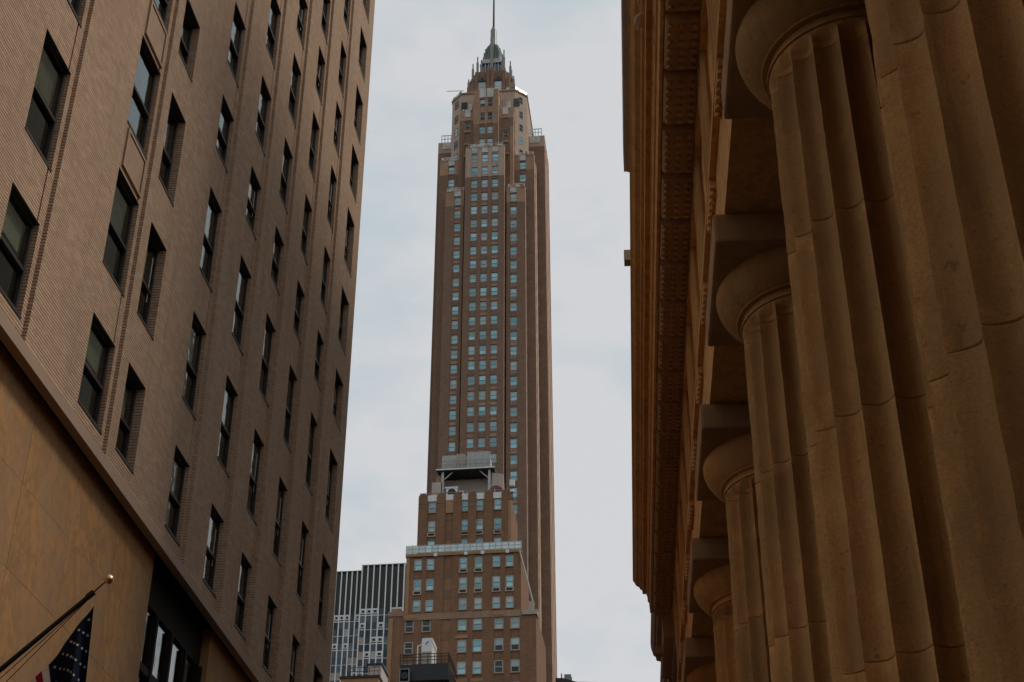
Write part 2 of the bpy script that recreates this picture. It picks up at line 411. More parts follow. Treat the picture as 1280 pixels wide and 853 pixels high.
wall.quad((FX, BY1, 14.98), (FX - 22, BY1, 0), (FX - 22, BY1, BTOP), (FX, BY1, BTOP))
wall.quad((FX - 0.3, BY0, 0), (FX - 22, BY0, 0), (FX - 22, BY0, BTOP), (FX, BY0, BTOP))
wall.quad((FX - 22, BY0, 0), (FX - 22, BY1, 0), (FX - 22, BY1, BTOP), (FX - 22, BY0, BTOP))
part('wall', wall, M_BRICK, lb)
part('roof', MB().box(FX - 22, FX + 0.1, BY0, BY1, BTOP, BTOP + 0.6), M_BAND, lb)
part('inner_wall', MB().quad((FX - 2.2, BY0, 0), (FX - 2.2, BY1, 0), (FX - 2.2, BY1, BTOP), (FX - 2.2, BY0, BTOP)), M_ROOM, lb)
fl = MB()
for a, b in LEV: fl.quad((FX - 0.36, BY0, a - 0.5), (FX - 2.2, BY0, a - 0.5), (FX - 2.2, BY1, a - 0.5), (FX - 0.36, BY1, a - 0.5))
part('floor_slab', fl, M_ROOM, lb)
# windows
for ci, (a, b, k) in enumerate(COLS):
    for li, (z0, z1) in enumerate(LEV):
        w_, h = round(b - a, 3), round(z1 - z0, 3)
        hs = h - 0.02
        f = put('window', frame_mesh(w_ - 0.004, hs, 0.055, 0.09, M_DFRAME, 0.47, 0.07), lb, (FX - WD + 0.12, (a + b) / 2, z0 + 0.015), R(90))
        hh = hs * 0.47
        put('pane', slab_mesh('pane', w_ - 0.11, hh - 0.09, 0.006, M_GLASS), f, (0, 0.055, 0.055))
        put('pane', slab_mesh('pane', w_ - 0.11, hs - hh - 0.09, 0.006, M_GLASS), f, (0, 0.03, hh + 0.035))
        so_ = SD if k == 1 else 0.0
        put('sill', slab_mesh('sill', w_ + 0.01, 0.06, WD - 0.11 - so_, M_SILL), f, (0, -(WD - 0.12) + so_ - 0.014, -0.07))
        put('lintel', slab_mesh('lintel', w_ - 0.01, 0.03, WD - 0.13 - so_, M_DFRAME), f, (0, -(WD - 0.125) + so_, hs - 0.012))
        put('track', slab_mesh('track', 0.018, hs * 0.5, 0.01, M_ALU), f, (w_ / 2 - 0.17, 0.02, hs * 0.36)) if rng.random() < 0.35 else None
        r = rng.random()
        if r < 0.55:
            bh = hs * rng.uniform(0.25, 0.62)
            put('blind', slab_mesh('blind', w_ - 0.16, round(bh, 1), 0.01, M_BLIND if rng.random() < 0.45 else M_CURTAIN), f, (0, 0.16, hs - round(bh, 1) - 0.03))
        elif r < 0.8:
            put('curtain', slab_mesh('curtain', round(w_ * rng.uniform(0.2, 0.4), 1), hs - 0.1, 0.05, M_CURTAIN), f, (rng.choice((-1, 1)) * w_ * 0.27, 0.22, 0.05))
# moulded stone spandrel of the double bay
for li in (1, 2, 4):
    z0, z1 = LEV[li][1], LEV[li + 1][0]; a, b, _ = COLS[2]
    sp = put('spandrel_panel', MB().box(-0.45, 0.45, 0, 0.03, 0, z1 - z0 - 0.44).mesh('spandrel_panel', M_SPANDREL), lb, (FX - SD + 0.028, (a + b) / 2, z0 + 0.2), R(90))
    hh = z1 - z0 - 0.44; fm = MB()
    for x0, x1, y0, y1 in ((-0.56, 0.56, -0.1, -0.03), (-0.56, 0.56, hh + 0.03, hh + 0.1), (-0.56, -0.49, -0.03, hh + 0.03), (0.49, 0.56, -0.03, hh + 0.03)):
        fm.box(x0, x1, -0.02, 0.03, y0, y1)
    put('panel_moulding', fm.mesh('panel_moulding', M_SPANDREL), sp)
# string course and base
part('string_course', MB().prism([(FX - 0.2, 15.10), (FX + 0.10, 15.02), (FX + 0.14, 14.99), (FX + 0.145, 14.74), (FX + 0.12, 14.735), (FX - 0.04, 14.75), (FX - 0.04, 14.97), (FX - 0.2, 14.97)], BY0, BY1 + 0.1), M_BAND, lb)
PX = FX - 0.22
part('base_wall', MB().quad((PX - 0.25, BY0, 0), (PX - 0.25, 27.98, 0), (PX - 0.25, 27.98, 14.96), (PX - 0.25, BY0, 14.96))
     .quad((PX - 0.25, 32.12, 0), (PX - 0.25, BY1, 0), (PX - 0.25, BY1, 14.96), (PX - 0.25, 32.12, 14.96)), M_DFRAME, lb)
JY = [13.3, 15.0, 17.15, 19.3, 21.5, 23.65, 25.8, 27.95]
JZ = [0.0, 1.17, 2.68, 4.19, 5.7, 7.21, 8.72, 10.23, 11.74, 13.25, 14.94]
for i in range(len(JY) - 1):
    for j in range(len(JZ) - 1):
        y0, y1, z0, z1 = JY[i] + 0.003, JY[i + 1] - 0.003, JZ[j] + 0.003, JZ[j + 1] - 0.003
        m = MB().box(-(y1 - y0) / 2, (y1 - y0) / 2, 0, 0.2, 0, z1 - z0)
        put('stone_panel', m.mesh('stone_panel', M_SANDP), lb, (PX + rng.uniform(-0.003, 0.003), (y0 + y1) / 2, z0), R(90))
for j in range(len(JZ) - 1):
    for y0, y1 in ((32.15, 34.3), (34.3, 36.45), (36.45, 38.6), (38.6, 40.8)):
        put('stone_panel', slab_mesh('stone_panel', y1 - y0 - 0.012, JZ[j + 1] - JZ[j] - 0.012, 0.2, M_SANDP), lb, (PX, (y0 + y1) / 2, JZ[j] + 0.006), R(90))
# large bronze shop window in the base
sw = put('shop_window', MB().box(-2.06, 2.06, 0.18, 0.3, 14.0, 14.94).box(-2.06, -1.98, 0.1, 0.34, 6.0, 14.0).box(1.98, 2.06, 0.1, 0.34, 6.0, 14.0).mesh('shop_window', M_BRONZE), lb, (PX, 30.05, 0), R(90))
for x in (-1.02, 0.0, 1.02): put('mullion', slab_mesh('mullion', 0.11, 7.99, 0.16, M_BRONZE), sw, (x, 0.14, 6.0))
for z in (8.5, 12.6): put('transom', slab_mesh('transom', 3.95, 0.16, 0.12, M_BRONZE), sw, (0, 0.16, z))
for x in (-1.5, -0.51, 0.51, 1.5):
    for z0, z1 in ((6.0, 8.5), (8.66, 12.6), (12.76, 14.0)):
        put('pane', slab_mesh('pane', 0.9, z1 - z0, 0.01, M_SHOPG), sw, (x, 0.25, z0))
reflection_sheet = MB()  # pale pleated sheet added to imitate bright reflections in the shop glass
for k in range(90):
    x0 = -1.95 + k * 3.9 / 90; x1 = x0 + 3.9 / 90
    d0, d1 = 0.75 + 0.07 * math.sin(k * 1.1), 0.75 + 0.07 * math.sin((k + 1) * 1.1)
    if math.sin(k * 0.11) > -0.35: reflection_sheet.quad((x0, d0, 6), (x1, d1, 6), (x1, d1, 13.5), (x0, d0, 13.5))
put('curtain', reflection_sheet.mesh('curtain', M_BLIND), sw)
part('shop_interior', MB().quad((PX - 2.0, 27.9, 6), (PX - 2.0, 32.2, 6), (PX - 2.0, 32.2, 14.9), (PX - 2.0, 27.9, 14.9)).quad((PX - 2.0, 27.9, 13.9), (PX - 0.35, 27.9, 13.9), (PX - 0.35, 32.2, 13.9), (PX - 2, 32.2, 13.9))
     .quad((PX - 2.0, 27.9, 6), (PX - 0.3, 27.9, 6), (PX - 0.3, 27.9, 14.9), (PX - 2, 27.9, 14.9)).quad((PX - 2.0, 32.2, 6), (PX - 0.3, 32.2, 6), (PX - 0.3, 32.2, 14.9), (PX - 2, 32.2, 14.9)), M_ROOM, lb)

# ------------------------------------------------------------------ flagpole and flag
fp = thing('flagpole', 'slanting black flagpole with a gilt ball fixed to the sandstone wall', 'flagpole', (-10.4, 19.4, 8.12))
A, B = Vector((-10.5, 19.4, 8.12)), Vector((-8.18, 19.4, 10.30))
part('pole', MB().tube(A, B, 0.042, 0.032, 12), M_POLE, fp, 40)
part('finial_rod', MB().tube(B, (-8.03, 19.4, 10.45), 0.011, 0.011, 8).tube(B - (B - A).normalized() * 0.12, B + (B - A).normalized() * 0.01, 0.046, 0.046, 12), M_POLE, fp, 40)
ball = MB().lathe([(0.072 * math.sin(math.pi * k / 14) + 1e-4, -0.072 * math.cos(math.pi * k / 14)) for k in range(15)], n=24)
ball.v = [(x - 7.985, y + 19.4, z + 10.49) for x, y, z in ball.v]
part('ball', ball, M_BALL, fp, 60)
part('bracket', MB().box(-10.5, -10.36, 19.25, 19.55, 7.9, 8.35).tube(A, A + (B - A) * 0.08, 0.07, 0.06, 12), M_POLE, fp)
HP = [Vector((-8.15, 19.4, 10.1)), Vector((-8.66, 19.4, 9.24)), Vector((-9.15, 19.4, 8.72))]
rp_ = MB()
for off in (0.0, -0.06):
    p = Vector((-8.2, 19.38, 10.22)); q_ = Vector((-9.75 - off * 2.2, 19.38, 8.62 + off * 1.2))
    rp_.tube(p, q_, 0.006, 0.006, 6)
part('halyard', rp_, M_DROPE, fp)
fg = thing('flag', 'limp national flag with white stars on dark blue hanging below the slanting pole', 'flag', (-8.9, 19.4, 9.0))
NU, NV = 52, 60
FLY = 3.4
def flag_pt(u, v):                                     # u down the hoist, v along the fly (0..1)
    p = HP[0].lerp(HP[1], u / 0.538) if u < 0.538 else HP[1].lerp(HP[2], (u - 0.538) / 0.462)
    lean = 0.50 * min(1, u * 1.15)
    d = Vector((0.02 + lean * (1 - 0.75 * v), 0, -1)).normalized()
    q_ = p + d * FLY * v
    amp = 0.02 + 0.12 * min(1, v * 2.2)
    q_.y += amp * math.sin(u * 15 + v * 2.0 + 0.7) + 0.4 * amp * math.sin(u * 31 - v * 3)
    q_.x += 0.35 * amp * math.cos(u * 15 + 1.2)
    return q_
groups = {}
for i in range(NU):
    for j in range(NV):
        st = int(i * 13 / NU)
        key = 'canton' if (st < 7 and j < NV * 0.4) else ('red_stripe' if st % 2 == 0 else 'white_stripe', st)
        mb_ = groups.setdefault(key, MB())
        mb_.quad(*[flag_pt(a / NU, b / NV) for a, b in ((i, j), (i + 1, j), (i + 1, j + 1), (i, j + 1))])
for key, mb_ in groups.items():
    nm = key if isinstance(key, str) else key[0]
    me = mb_.mesh(nm, M_FBLUE if nm == 'canton' else M_FRED if nm[0] == 'r' else M_FWHITE)
    o = put(nm, me, fg)
    if nm == 'canton': canton = o
star_parent = canton
for r_ in range(9):
    for c_ in range(6 if r_ % 2 == 0 else 5):
        v_ = (0.4 / 12) * (1 + 2 * c_ + (r_ % 2)); u_ = (7 / 13) / 10 * (r_ + 1)
        ctr = flag_pt(u_, v_); du = (flag_pt(u_ + 0.01, v_) - ctr).normalized(); dv = (flag_pt(u_, v_ + 0.01) - ctr)
        dv = (dv - du * dv.dot(du)).normalized(); nn = du.cross(dv)
        if nn.y > 0: nn = -nn
        pts = [ctr + nn * 0.006 + (du * math.cos(k * math.pi / 5) + dv * math.sin(k * math.pi / 5)) * (0.027 if k % 2 == 0 else 0.011) for k in range(10)]
        o = put('star', MB().face(pts).face([p - nn * 0.012 for p in pts]).mesh('star', M_FSTAR), canton)
        o.location = (0, 0, 0)

# ------------------------------------------------------------------ right: temple-fronted hall
HR = R(2.43)
hall = thing('columned_hall', 'dark brown stone hall with a row of fluted Doric columns under a heavy cornice', 'building', (1.905, 11.85, 0), HR)
S_, CY0, CXA = 3.38, 11.85, 1.905
YE0, YE1 = -8.0, 26.6
ABT = 9.95
def flute_ring(r, z, depth, jit=0.0, rg=None):
    pts = []
    for f_ in range(20):
        for k in range(8):
            t = k / 8; a = 2 * math.pi * (f_ + t) / 20
            rr = r * (1 - depth * math.sin(math.pi * t) ** 0.78)
            if k == 0 and jit: rr -= min(0.02, abs(rg.gauss(0, jit)))
            pts.append((rr * math.cos(a), rr * math.sin(a), z))
    return pts
def rad(z): return 0.705 - 0.093 * (z / 9.3) - 0.012 * math.sin(math.pi * z / 9.3) * -1
def drum(z0, z1, seed):
    rg = random.Random(seed); m = MB(); n = 160
    zs = [z0 + 0.002, z0 + 0.008] + [z0 + (z1 - z0) * k / 14 for k in range(1, 14)] + [z1 - 0.008, z1 - 0.002]
    for i, z in enumerate(zs):
        e = 0.006 if i in (0, len(zs) - 1) else 0
        d = 0.122
        if z > 9.12: d *= max(0.0, min(1, (9.235 - z) / 0.08))
        m.v += flute_ring(rad(z) - e, z, d, 0.0035, rg)
    for j in range(len(zs) - 1):
        for k in range(n):
            k2 = (k + 1) % n; m.f.append((j * n + k, j * n + k2, (j + 1) * n + k2, (j + 1) * n + k)); m.m.append(0)
    m.f.append(tuple(range(n - 1, -1, -1))); m.f.append(tuple(len(m.v) - n + k for k in range(n))); m.m += [0, 0]
    return m.mesh('drum', M_HALL, 28)
JD = [0.0, 1.55, 3.1, 4.65, 6.2, 7.68, 9.1, 9.25]
DR = [drum(JD[k], JD[k + 1], k) for k in range(7)]
core_me = MB().lathe([(0.02, 0.0), (0.56, 0.0), (0.52, 9.3), (0.02, 9.3)], n=24).mesh('column', M_HALLD)
ech = [(0.60, 9.25), (0.628, 9.25), (0.628, 9.262), (0.612, 9.265), (0.612, 9.325), (0.655, 9.328), (0.66, 9.335)]
for k in range(13):
    t = k / 12; ech.append((0.662 + 0.168 * math.sin(t * math.pi / 2) ** 1.15, 9.34 + 0.27 * t ** 1.35))
ech += [(0.826, 9.63), (0.2, 9.63)]
ech_me = MB().lathe(ech, n=72).mesh('echinus', M_HALL, 35)
def bevel_box(x0, x1, y0, y1, z0, z1, b):
    import bmesh
    bm = bmesh.new(); m = MB().box(x0, x1, y0, y1, z0, z1)
    vs = [bm.verts.new(v) for v in m.v]
    for f_ in m.f: bm.faces.new([vs[k] for k in f_])
    bmesh.ops.bevel(bm, geom=bm.edges[:], offset=b, segments=2, profile=0.6, affect='EDGES')
    me = bpy.data.meshes.new('abacus'); bm.to_mesh(me); bm.free(); return me
ab_me = bevel_box(-0.875, 0.875, -0.875, 0.875, 9.632, ABT - 0.003, 0.03); ab_me.materials.append(M_HALLD)
col0 = None
for k in range(-4, 5):
    y = CY0 + S_ * k
    c = put('column', core_me, hall, (CXA, y, 0))
    for d_ in DR:
        o = put('drum', d_, c); o.rotation_euler = (0, 0, R(18 * rng.randint(0, 19)))
    put('echinus', ech_me, c); put('abacus', ab_me, c)
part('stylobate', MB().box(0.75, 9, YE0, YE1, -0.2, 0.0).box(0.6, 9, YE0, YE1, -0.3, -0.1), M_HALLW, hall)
# architrave in blocks meeting over the columns
for k in range(-5, 5):
    y0, y1 = CY0 + S_ * k + 0.004, CY0 + S_ * (k + 1) - 0.004
    y1 = min(y1, YE1)
    if k == -5: y0 = YE0
    put('architrave_block', MB().box(1.14, 2.55, y0, y1, ABT, 10.75).mesh('architrave_block', M_HALL), hall)
part('taenia', MB().box(1.075, 2.4, YE0, YE1 + 0.06, 10.752, 10.86), M_HALL, hall)
part('frieze_wall', MB().box(1.17, 2.45, YE0, YE1, 10.862, 12.42), M_HALL, hall)
part('frieze_cap', MB().box(1.10, 2.45, YE0, YE1 + 0.02, 12.422, 12.56), M_HALL, hall)
def triglyph_mesh():
    prof = []
    w_ = 0.68; g_ = 0.07
    xs = [-w_ / 2, -w_ / 2 + g_ * 0.7]
    pl = [(0.0, -w_ / 2 + 0.0), ]
    pts = [(1.169, -0.34), (1.135, -0.34), (1.10, -0.30), (1.10, -0.19), (1.145, -0.12), (1.10, -0.05), (1.10, 0.05), (1.145, 0.12), (1.10, 0.19), (1.10, 0.30), (1.135, 0.34), (1.169, 0.34)]
    return MB().poly(pts, 10.87, 12.41).mesh('triglyph', M_HALL)
tg = triglyph_mesh()
rg_m = MB().box(1.08, 1.138, -0.34, 0.34, 10.66, 10.748).mesh('regula', M_HALL)
gt = MB()
for k in range(6): gt.tube((1.108, -0.28 + k * 0.112, 10.655), (1.108, -0.28 + k * 0.112, 10.605), 0.024, 0.034, 8)
gt_m = gt.mesh('guttae', M_HALL)
def stuffpart(o): o['kind'] = 'stuff'; return o
y = CY0 - S_ * 5.5
while y < YE1 - 0.3:
    if y > YE0 + 0.4:
        put('triglyph', tg, hall, (0, y, 0)); r_ = put('regula', rg_m, hall, (0, y, 0)); stuffpart(put('guttae', gt_m, r_))
    y += S_ / 2
mu = MB().prism([(0.752, 12.50), (0.752, 12.60), (1.099, 12.60), (1.099, 12.47), (0.775, 12.47)], -0.355, 0.355).mesh('mutule', M_HALLD)
gm = MB()
for xr in (0.80, 0.92, 1.04):
    for k in range(6): gm.tube((xr, -0.29 + k * 0.116, 12.473), (xr, -0.29 + k * 0.116, 12.425), 0.022, 0.030, 8)
gm_m = gm.mesh('guttae', M_HALLD)
y = 11.9 + 0.4225 - 0.845 * 23
while y < YE1 - 0.3:
    if y > YE0 + 0.4:
        o = put('mutule', mu, hall, (0, y, 0)); stuffpart(put('guttae', gm_m, o))
    y += 0.845
part('corona', MB().prism([(2.4, 12.60), (0.75, 12.60), (0.74, 12.575), (0.705, 12.58), (0.692, 12.79), (0.672, 12.80), (0.668, 12.90), (0.645, 12.965), (2.4, 12.965)], YE0, YE1), M_HALL, hall)
cy_ = [(2.4, 12.967), (0.585, 12.967), (0.575, 13.045), (0.545, 13.06), (0.53, 13.10), (0.495, 13.125)]
for k in range(7):
    t = k / 6; cy_.append((0.485 - 0.07 * t, 13.13 + 0.10 * (0.5 - 0.5 * math.cos(t * math.pi))))
cy_ += [(0.412, 13.285), (0.6, 13.33), (2.4, 13.6)]
part('cymatium', MB().prism(cy_, YE0, YE1 + 0.02), M_HALL, hall)
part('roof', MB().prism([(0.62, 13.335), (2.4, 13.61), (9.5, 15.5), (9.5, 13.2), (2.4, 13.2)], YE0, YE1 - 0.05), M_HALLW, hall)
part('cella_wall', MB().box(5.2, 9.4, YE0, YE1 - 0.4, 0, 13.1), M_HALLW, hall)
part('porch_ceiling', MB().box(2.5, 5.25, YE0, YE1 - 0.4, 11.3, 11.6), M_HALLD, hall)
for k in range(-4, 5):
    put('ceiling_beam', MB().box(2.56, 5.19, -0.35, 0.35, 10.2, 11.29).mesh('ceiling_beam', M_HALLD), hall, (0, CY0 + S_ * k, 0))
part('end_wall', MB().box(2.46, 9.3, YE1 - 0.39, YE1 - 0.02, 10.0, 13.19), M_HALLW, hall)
# things fixed to or lying on the cornice
solo('gutter_board', MB().box(0.385, 0.425, -6.0, 14.5, 13.29, 13.40).box(0.345, 0.384, -6.0, 14.5, 13.30, 13.60), M_WPAINT, 'thin grey board standing along the top edge of the columned hall cornice', 'board', (0.4, 5, 13.29), HR)
fl_ = thing('floodlight', 'small square floodlight on the cornice edge against the sky', 'floodlight', (0.42, 16.4, 13.29), HR)
part('lamp_box', MB().box(0.335, 0.44, 16.33, 16.48, 13.30, 13.46), M_BEIGE, fl_)
part('bracket', MB().box(0.415, 0.50, 16.37, 16.44, 13.27, 13.30), M_DSTEEL, fl_)
rpm = MB(); pr = None
for k in range(40):
    t = k / 39; p = Vector((0.515 + 0.014 * math.sin(t * 13), 11.0 + 0.68 * t + 0.02 * math.sin(t * 23), 12.955 + 0.03 * math.sin(t * 9) - 0.05 * t))
    if pr: rpm.tube(pr, p, 0.010 + 0.030 * max(0, math.sin(t * 9.4)) ** 4 + 0.03 * max(0, t - 0.8) / 0.2, None, 6)
    pr = p
solo('frayed_rope', rpm, M_ROPE, 'short pale frayed rope caught on the cornice mouldings', 'rope', (0.515, 11.3, 12.85), HR)

# ------------------------------------------------------------------ right: neighbour beyond the hall
nb = thing('stone_building', 'brown stone building with stepped cornice just beyond the columned hall', 'building', (1.6, 34, 0), HR)
part('wall', MB().box(1.45, 16, 26.66, 62, 0, 12.6), M_NEIGH, nb)
part('shade_block', MB().box(4.2, 15.9, 27, 61.8, 12.6, 46), M_PALEST, nb)  # unseen setback mass, added to shade the far lower brick facade
part('corner_cornice', MB().prism([(1.44, 11.85), (1.27, 11.85), (1.24, 12.0), (1.13, 12.02), (1.12, 12.12), (0.99, 12.14), (0.935, 12.16), (0.92, 12.5), (0.84, 12.52), (0.83, 12.6), (0.79, 12.62), (0.745, 12.78), (0.74, 12.9), (1.44, 13.1)], 26.68, 28.9), M_NEIGH, nb)
part('long_cornice', MB().prism([(1.44, 11.3), (1.33, 11.3), (1.30, 11.5), (1.2, 11.52), (1.19, 11.7), (1.09, 11.72), (1.06, 11.75), (1.05, 12.45), (1.0, 12.47), (0.98, 12.6), (0.955, 12.65), (0.95, 12.8), (1.44, 12.95)], 28.92, 62), M_NEIGH, nb)
part('string_course', MB().box(1.28, 1.44, 26.7, 62, 10.2, 10.4), M_NEIGH, nb)
for k in range(14):
    put('bracket', MB().box(1.0, 1.06, -0.07, 0.07, 11.95, 12.2).box(1.05, 1.3, -0.05, 0.05, 12.0, 12.15).mesh('bracket', M_NEIGH), nb, (0, 29.3 + k * 2.1, 0))
    put('pilaster', MB().box(1.3, 1.44, -0.4, 0.4, 0, 10.18).mesh('pilaster', M_NEIGH), nb, (0, 28.2 + k * 2.1, 0))
put('cornice_bracket', MB().box(0.80, 0.93, -0.1, 0.1, 12.25, 12.4).box(0.93, 1.1, -0.05, 0.05, 12.28, 12.34).mesh('cornice_bracket', M_NEIGH), nb, (0, 27.9, 0))

def plain_block(t, x0, x1, face, sgn, ye=-8.3):  # unseen blocks added behind the camera to limit sky light on the columns
    part('wall', MB().box(x0, x1, -75, ye, 0, 52), M_NEIGH, t)
    part('cornice', MB().prism([(face, 50.5), (face + sgn * 0.5, 51.2), (face + sgn * 0.6, 52.0), (face, 52.0)], -75, ye - 0.1), M_NEIGH, t)
    for k in range(14):
        for z in range(11):
            f = put('window', frame_mesh(1.3, 2.2, 0.06, 0.12, M_DFRAME, 0.5), t, (face + sgn * 0.04, ye - 3.7 - k * 4.2, 5 + z * 4.0), R(90 * sgn))
            put('pane', slab_mesh('pane', 1.17, 2.07, 0.03, M_DARKG), f, (0, 0.02, 0.06))
plain_block(thing('sky_blocker', 'unseen brown stone block added on the right to cut sky light on the hall columns', 'building', (1.6, -20, 0), HR), 1.2, 18, 1.2, -1)
plain_block(thing('sky_blocker', 'unseen brown stone block added on the left, beyond a gap left open for side light', 'building', (-11, -20, 0)), -30, -10.4, -10.4, 1, -3.5)

# ------------------------------------------------------------------ centre: the tall stepped brick tower
AX, AY = -40.75, 315.0
tw = thing('brick_skyscraper', 'tall slender brown brick skyscraper stepping back to a green crown and a thin mast', 'skyscraper', (AX, AY, 0))
FLH = 4.14
def zr(k, y=300.0): return 250.6 - FLH * k                     # centre of window row k
def block(name, x0, x1, y0, y1, z0, z1, cols=(), rows=(), ww=1.6, wh=2.5, spd=0.16, mat=M_TBRICK, side=True, groove=None):
    """brick block: relief front with window openings in the given columns and rows, ribbed right flank, top"""
    Ux = [x0]; ck = []
    for c in cols: Ux += [c - ww / 2, c + ww / 2]; ck += ['p', 'w']
    Ux.append(x1); ck.append('p')
    rs = sorted(r for r in rows if z0 < r - wh / 2 - 0.1 and r + wh / 2 + 0.1 < z1)
    Vz = [z0]; rk = []
    for r in rs: Vz += [r - wh / 2, r + wh / 2]; rk += ['s', 'w']
    Vz.append(z1); rk.append('s')
    dep = [[0.0 if c == 'p' else (-0.42 if r == 'w' else spd) for r in rk] for c in ck]
    m = MB().facade(Ux, Vz, dep, lambda u, v, d: (u, y0 + d, v))
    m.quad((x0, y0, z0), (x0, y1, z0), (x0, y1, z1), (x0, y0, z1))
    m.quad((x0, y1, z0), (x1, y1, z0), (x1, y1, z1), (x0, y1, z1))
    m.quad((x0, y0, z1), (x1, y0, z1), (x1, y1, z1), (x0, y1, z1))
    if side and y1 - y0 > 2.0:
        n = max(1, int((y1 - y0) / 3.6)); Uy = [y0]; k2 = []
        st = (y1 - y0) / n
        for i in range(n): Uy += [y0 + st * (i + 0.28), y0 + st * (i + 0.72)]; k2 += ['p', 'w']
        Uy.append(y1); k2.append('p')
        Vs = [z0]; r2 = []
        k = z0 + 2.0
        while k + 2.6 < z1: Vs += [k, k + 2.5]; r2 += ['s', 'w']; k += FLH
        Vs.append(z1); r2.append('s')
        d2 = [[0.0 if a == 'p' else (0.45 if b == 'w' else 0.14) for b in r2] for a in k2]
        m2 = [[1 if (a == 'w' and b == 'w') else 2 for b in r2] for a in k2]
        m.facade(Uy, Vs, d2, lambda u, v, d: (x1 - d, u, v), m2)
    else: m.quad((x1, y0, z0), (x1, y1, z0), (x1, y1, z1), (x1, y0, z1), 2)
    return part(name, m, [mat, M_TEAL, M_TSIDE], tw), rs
def twin(x, y, z, w_=1.6, h=2.5, pale=0.3, vent=0.0, lintel=0.0, dark=False, parent=None, fr=M_WFRAME):
    par = parent or tw
    f = put('window', frame_mesh(w_, h, 0.16, 0.12, fr, 0.48, 0.12), par, (x, y + 0.2, z - h / 2))
    lo = h * 0.48; r = rng.random()
    gm_ = M_DARKG if dark else M_TEAL
    top = M_BLINDT if r < pale else gm_; bot = M_BLINDT if r < pale * 0.25 else gm_
    put('pane', slab_mesh('pane', w_ - 0.3, lo - 0.2, 0.03, bot), f, (0, 0.07, 0.15))
    put('pane', slab_mesh('pane', w_ - 0.3, h - lo - 0.2, 0.03, top), f, (0, 0.04, lo + 0.05))
    put('sill', slab_mesh('sill', w_ + 0.1, 0.1, 0.3, M_TTAN), f, (0, -0.22, -0.1))
    if rng.random() < vent:
        v_ = put('vent', cached('vent', lambda: MB().box(-0.62, 0.62, 0, 0.3, 0, 0.14).box(-0.62, 0.62, 0, 0.3, 0.5, 0.64).box(-0.62, -0.44, 0, 0.3, 0.14, 0.5).box(0.44, 0.62, 0, 0.3, 0.14, 0.5).mesh('vent', M_BEIGE)), par, (x, y - 0.05, z - h / 2 - 0.95))
        put('louvre', slab_mesh('louvre', 0.9, 0.38, 0.05, M_LOUVRE), v_, (0, 0.12, 0.13))
    if rng.random() < lintel:
        put('lintel', slab_mesh('lintel', w_ + 0.35, 0.72, 0.3, M_TTAN), par, (x, y - 0.02, z + h / 2 + 0.12))
def crest(x0, x1, y, z, n, mat=M_TWHITE, h=1.3):
    """ragged terracotta coping along the top of a setback, with a low rail behind"""
    n *= 2; st = (x1 - x0) / n
    for k in range(n):
        a = x0 + st * k; hh = h * rng.uniform(0.15, 0.85)
        put('coping_block', MB().box(0.04, st - 0.04, -0.1, 0.6, -rng.uniform(0.1, 0.5), hh).mesh('coping_block', rng.choice((mat, mat, M_TTAN, M_TSTONE))), tw, (a, y, z))
    r_ = MB().box(x0 - 0.1, x1 + 0.1, y + 0.9, y + 0.94, z + 0.9, z + 1.0).box(x0 - 0.1, x1 + 0.1, y + 0.9, y + 0.94, z + 1.5, z + 1.6)
    for k in range(6): a = x0 + (x1 - x0) * k / 5; r_.box(a - 0.04, a + 0.04, y + 0.88, y + 0.96, z, z + 1.6)
    part('roof_rail', r_, M_RGLASS, tw)
ROWS = [zr(k) for k in range(0, 60)]
# centre bay, flanking bays, corner blocks (each steps back from the one before it)
CX = (-43.42, -40.78, -38.14)
o, rs = block('centre_bay', -45.75, -35.75, 300, 312, 0, 244.4, CX, ROWS, ww=1.62)
for c in CX:
    for i, z in enumerate(rs):
        if z > 120: twin(c, 300.16, z, pale=0.38, lintel=0.55, vent=0.0)
o, rs = block('centre_bay_head', -45.75, -35.75, 300, 312, 244.4, 254.2, CX, ROWS, ww=1.62, mat=M_TSTONE)
for c in CX:
    for z in rs: twin(c, 300.16, z, pale=0.3)
    part('head_panel', MB().box(c - 0.75, c + 0.75, 299.93, 300.3, 252.2, 253.9), M_TWHITE, tw)
crest(-45.2, -36.3, 299.95, 254.2, 7)
for x0, x1, wc, nm in ((-50.85, -46.15, -47.75, 'side_bay'), (-35.35, -30.62, -33.6, 'side_bay')):
    right = x0 > -40
    o, rs = block(nm, x0, x1, 301.2, 312, 0, 236.5, (wc,), ROWS, ww=1.65)
    for z in rs:
        if z > 120: twin(wc, 301.36, z, pale=0.4 if not right else 0.3, vent=0.75 if right else 0.0, lintel=0.25 if right else 0.85)
    o, rs = block('side_bay_head', x0, x1, 301.2, 312, 236.5, 241.4, (wc,), ROWS, ww=1.65, mat=M_TTAN)
    for z in rs: twin(wc, 301.36, z, pale=0.3, vent=0.7 if right else 0)
    part('head_panel', MB().box(wc - 0.8, wc + 0.8, 301.1, 301.5, 239.5, 241.6), M_TWHITE, tw)
    crest(x0 + 0.3, x1 - 0.2, 301.15, 241.4, 4)
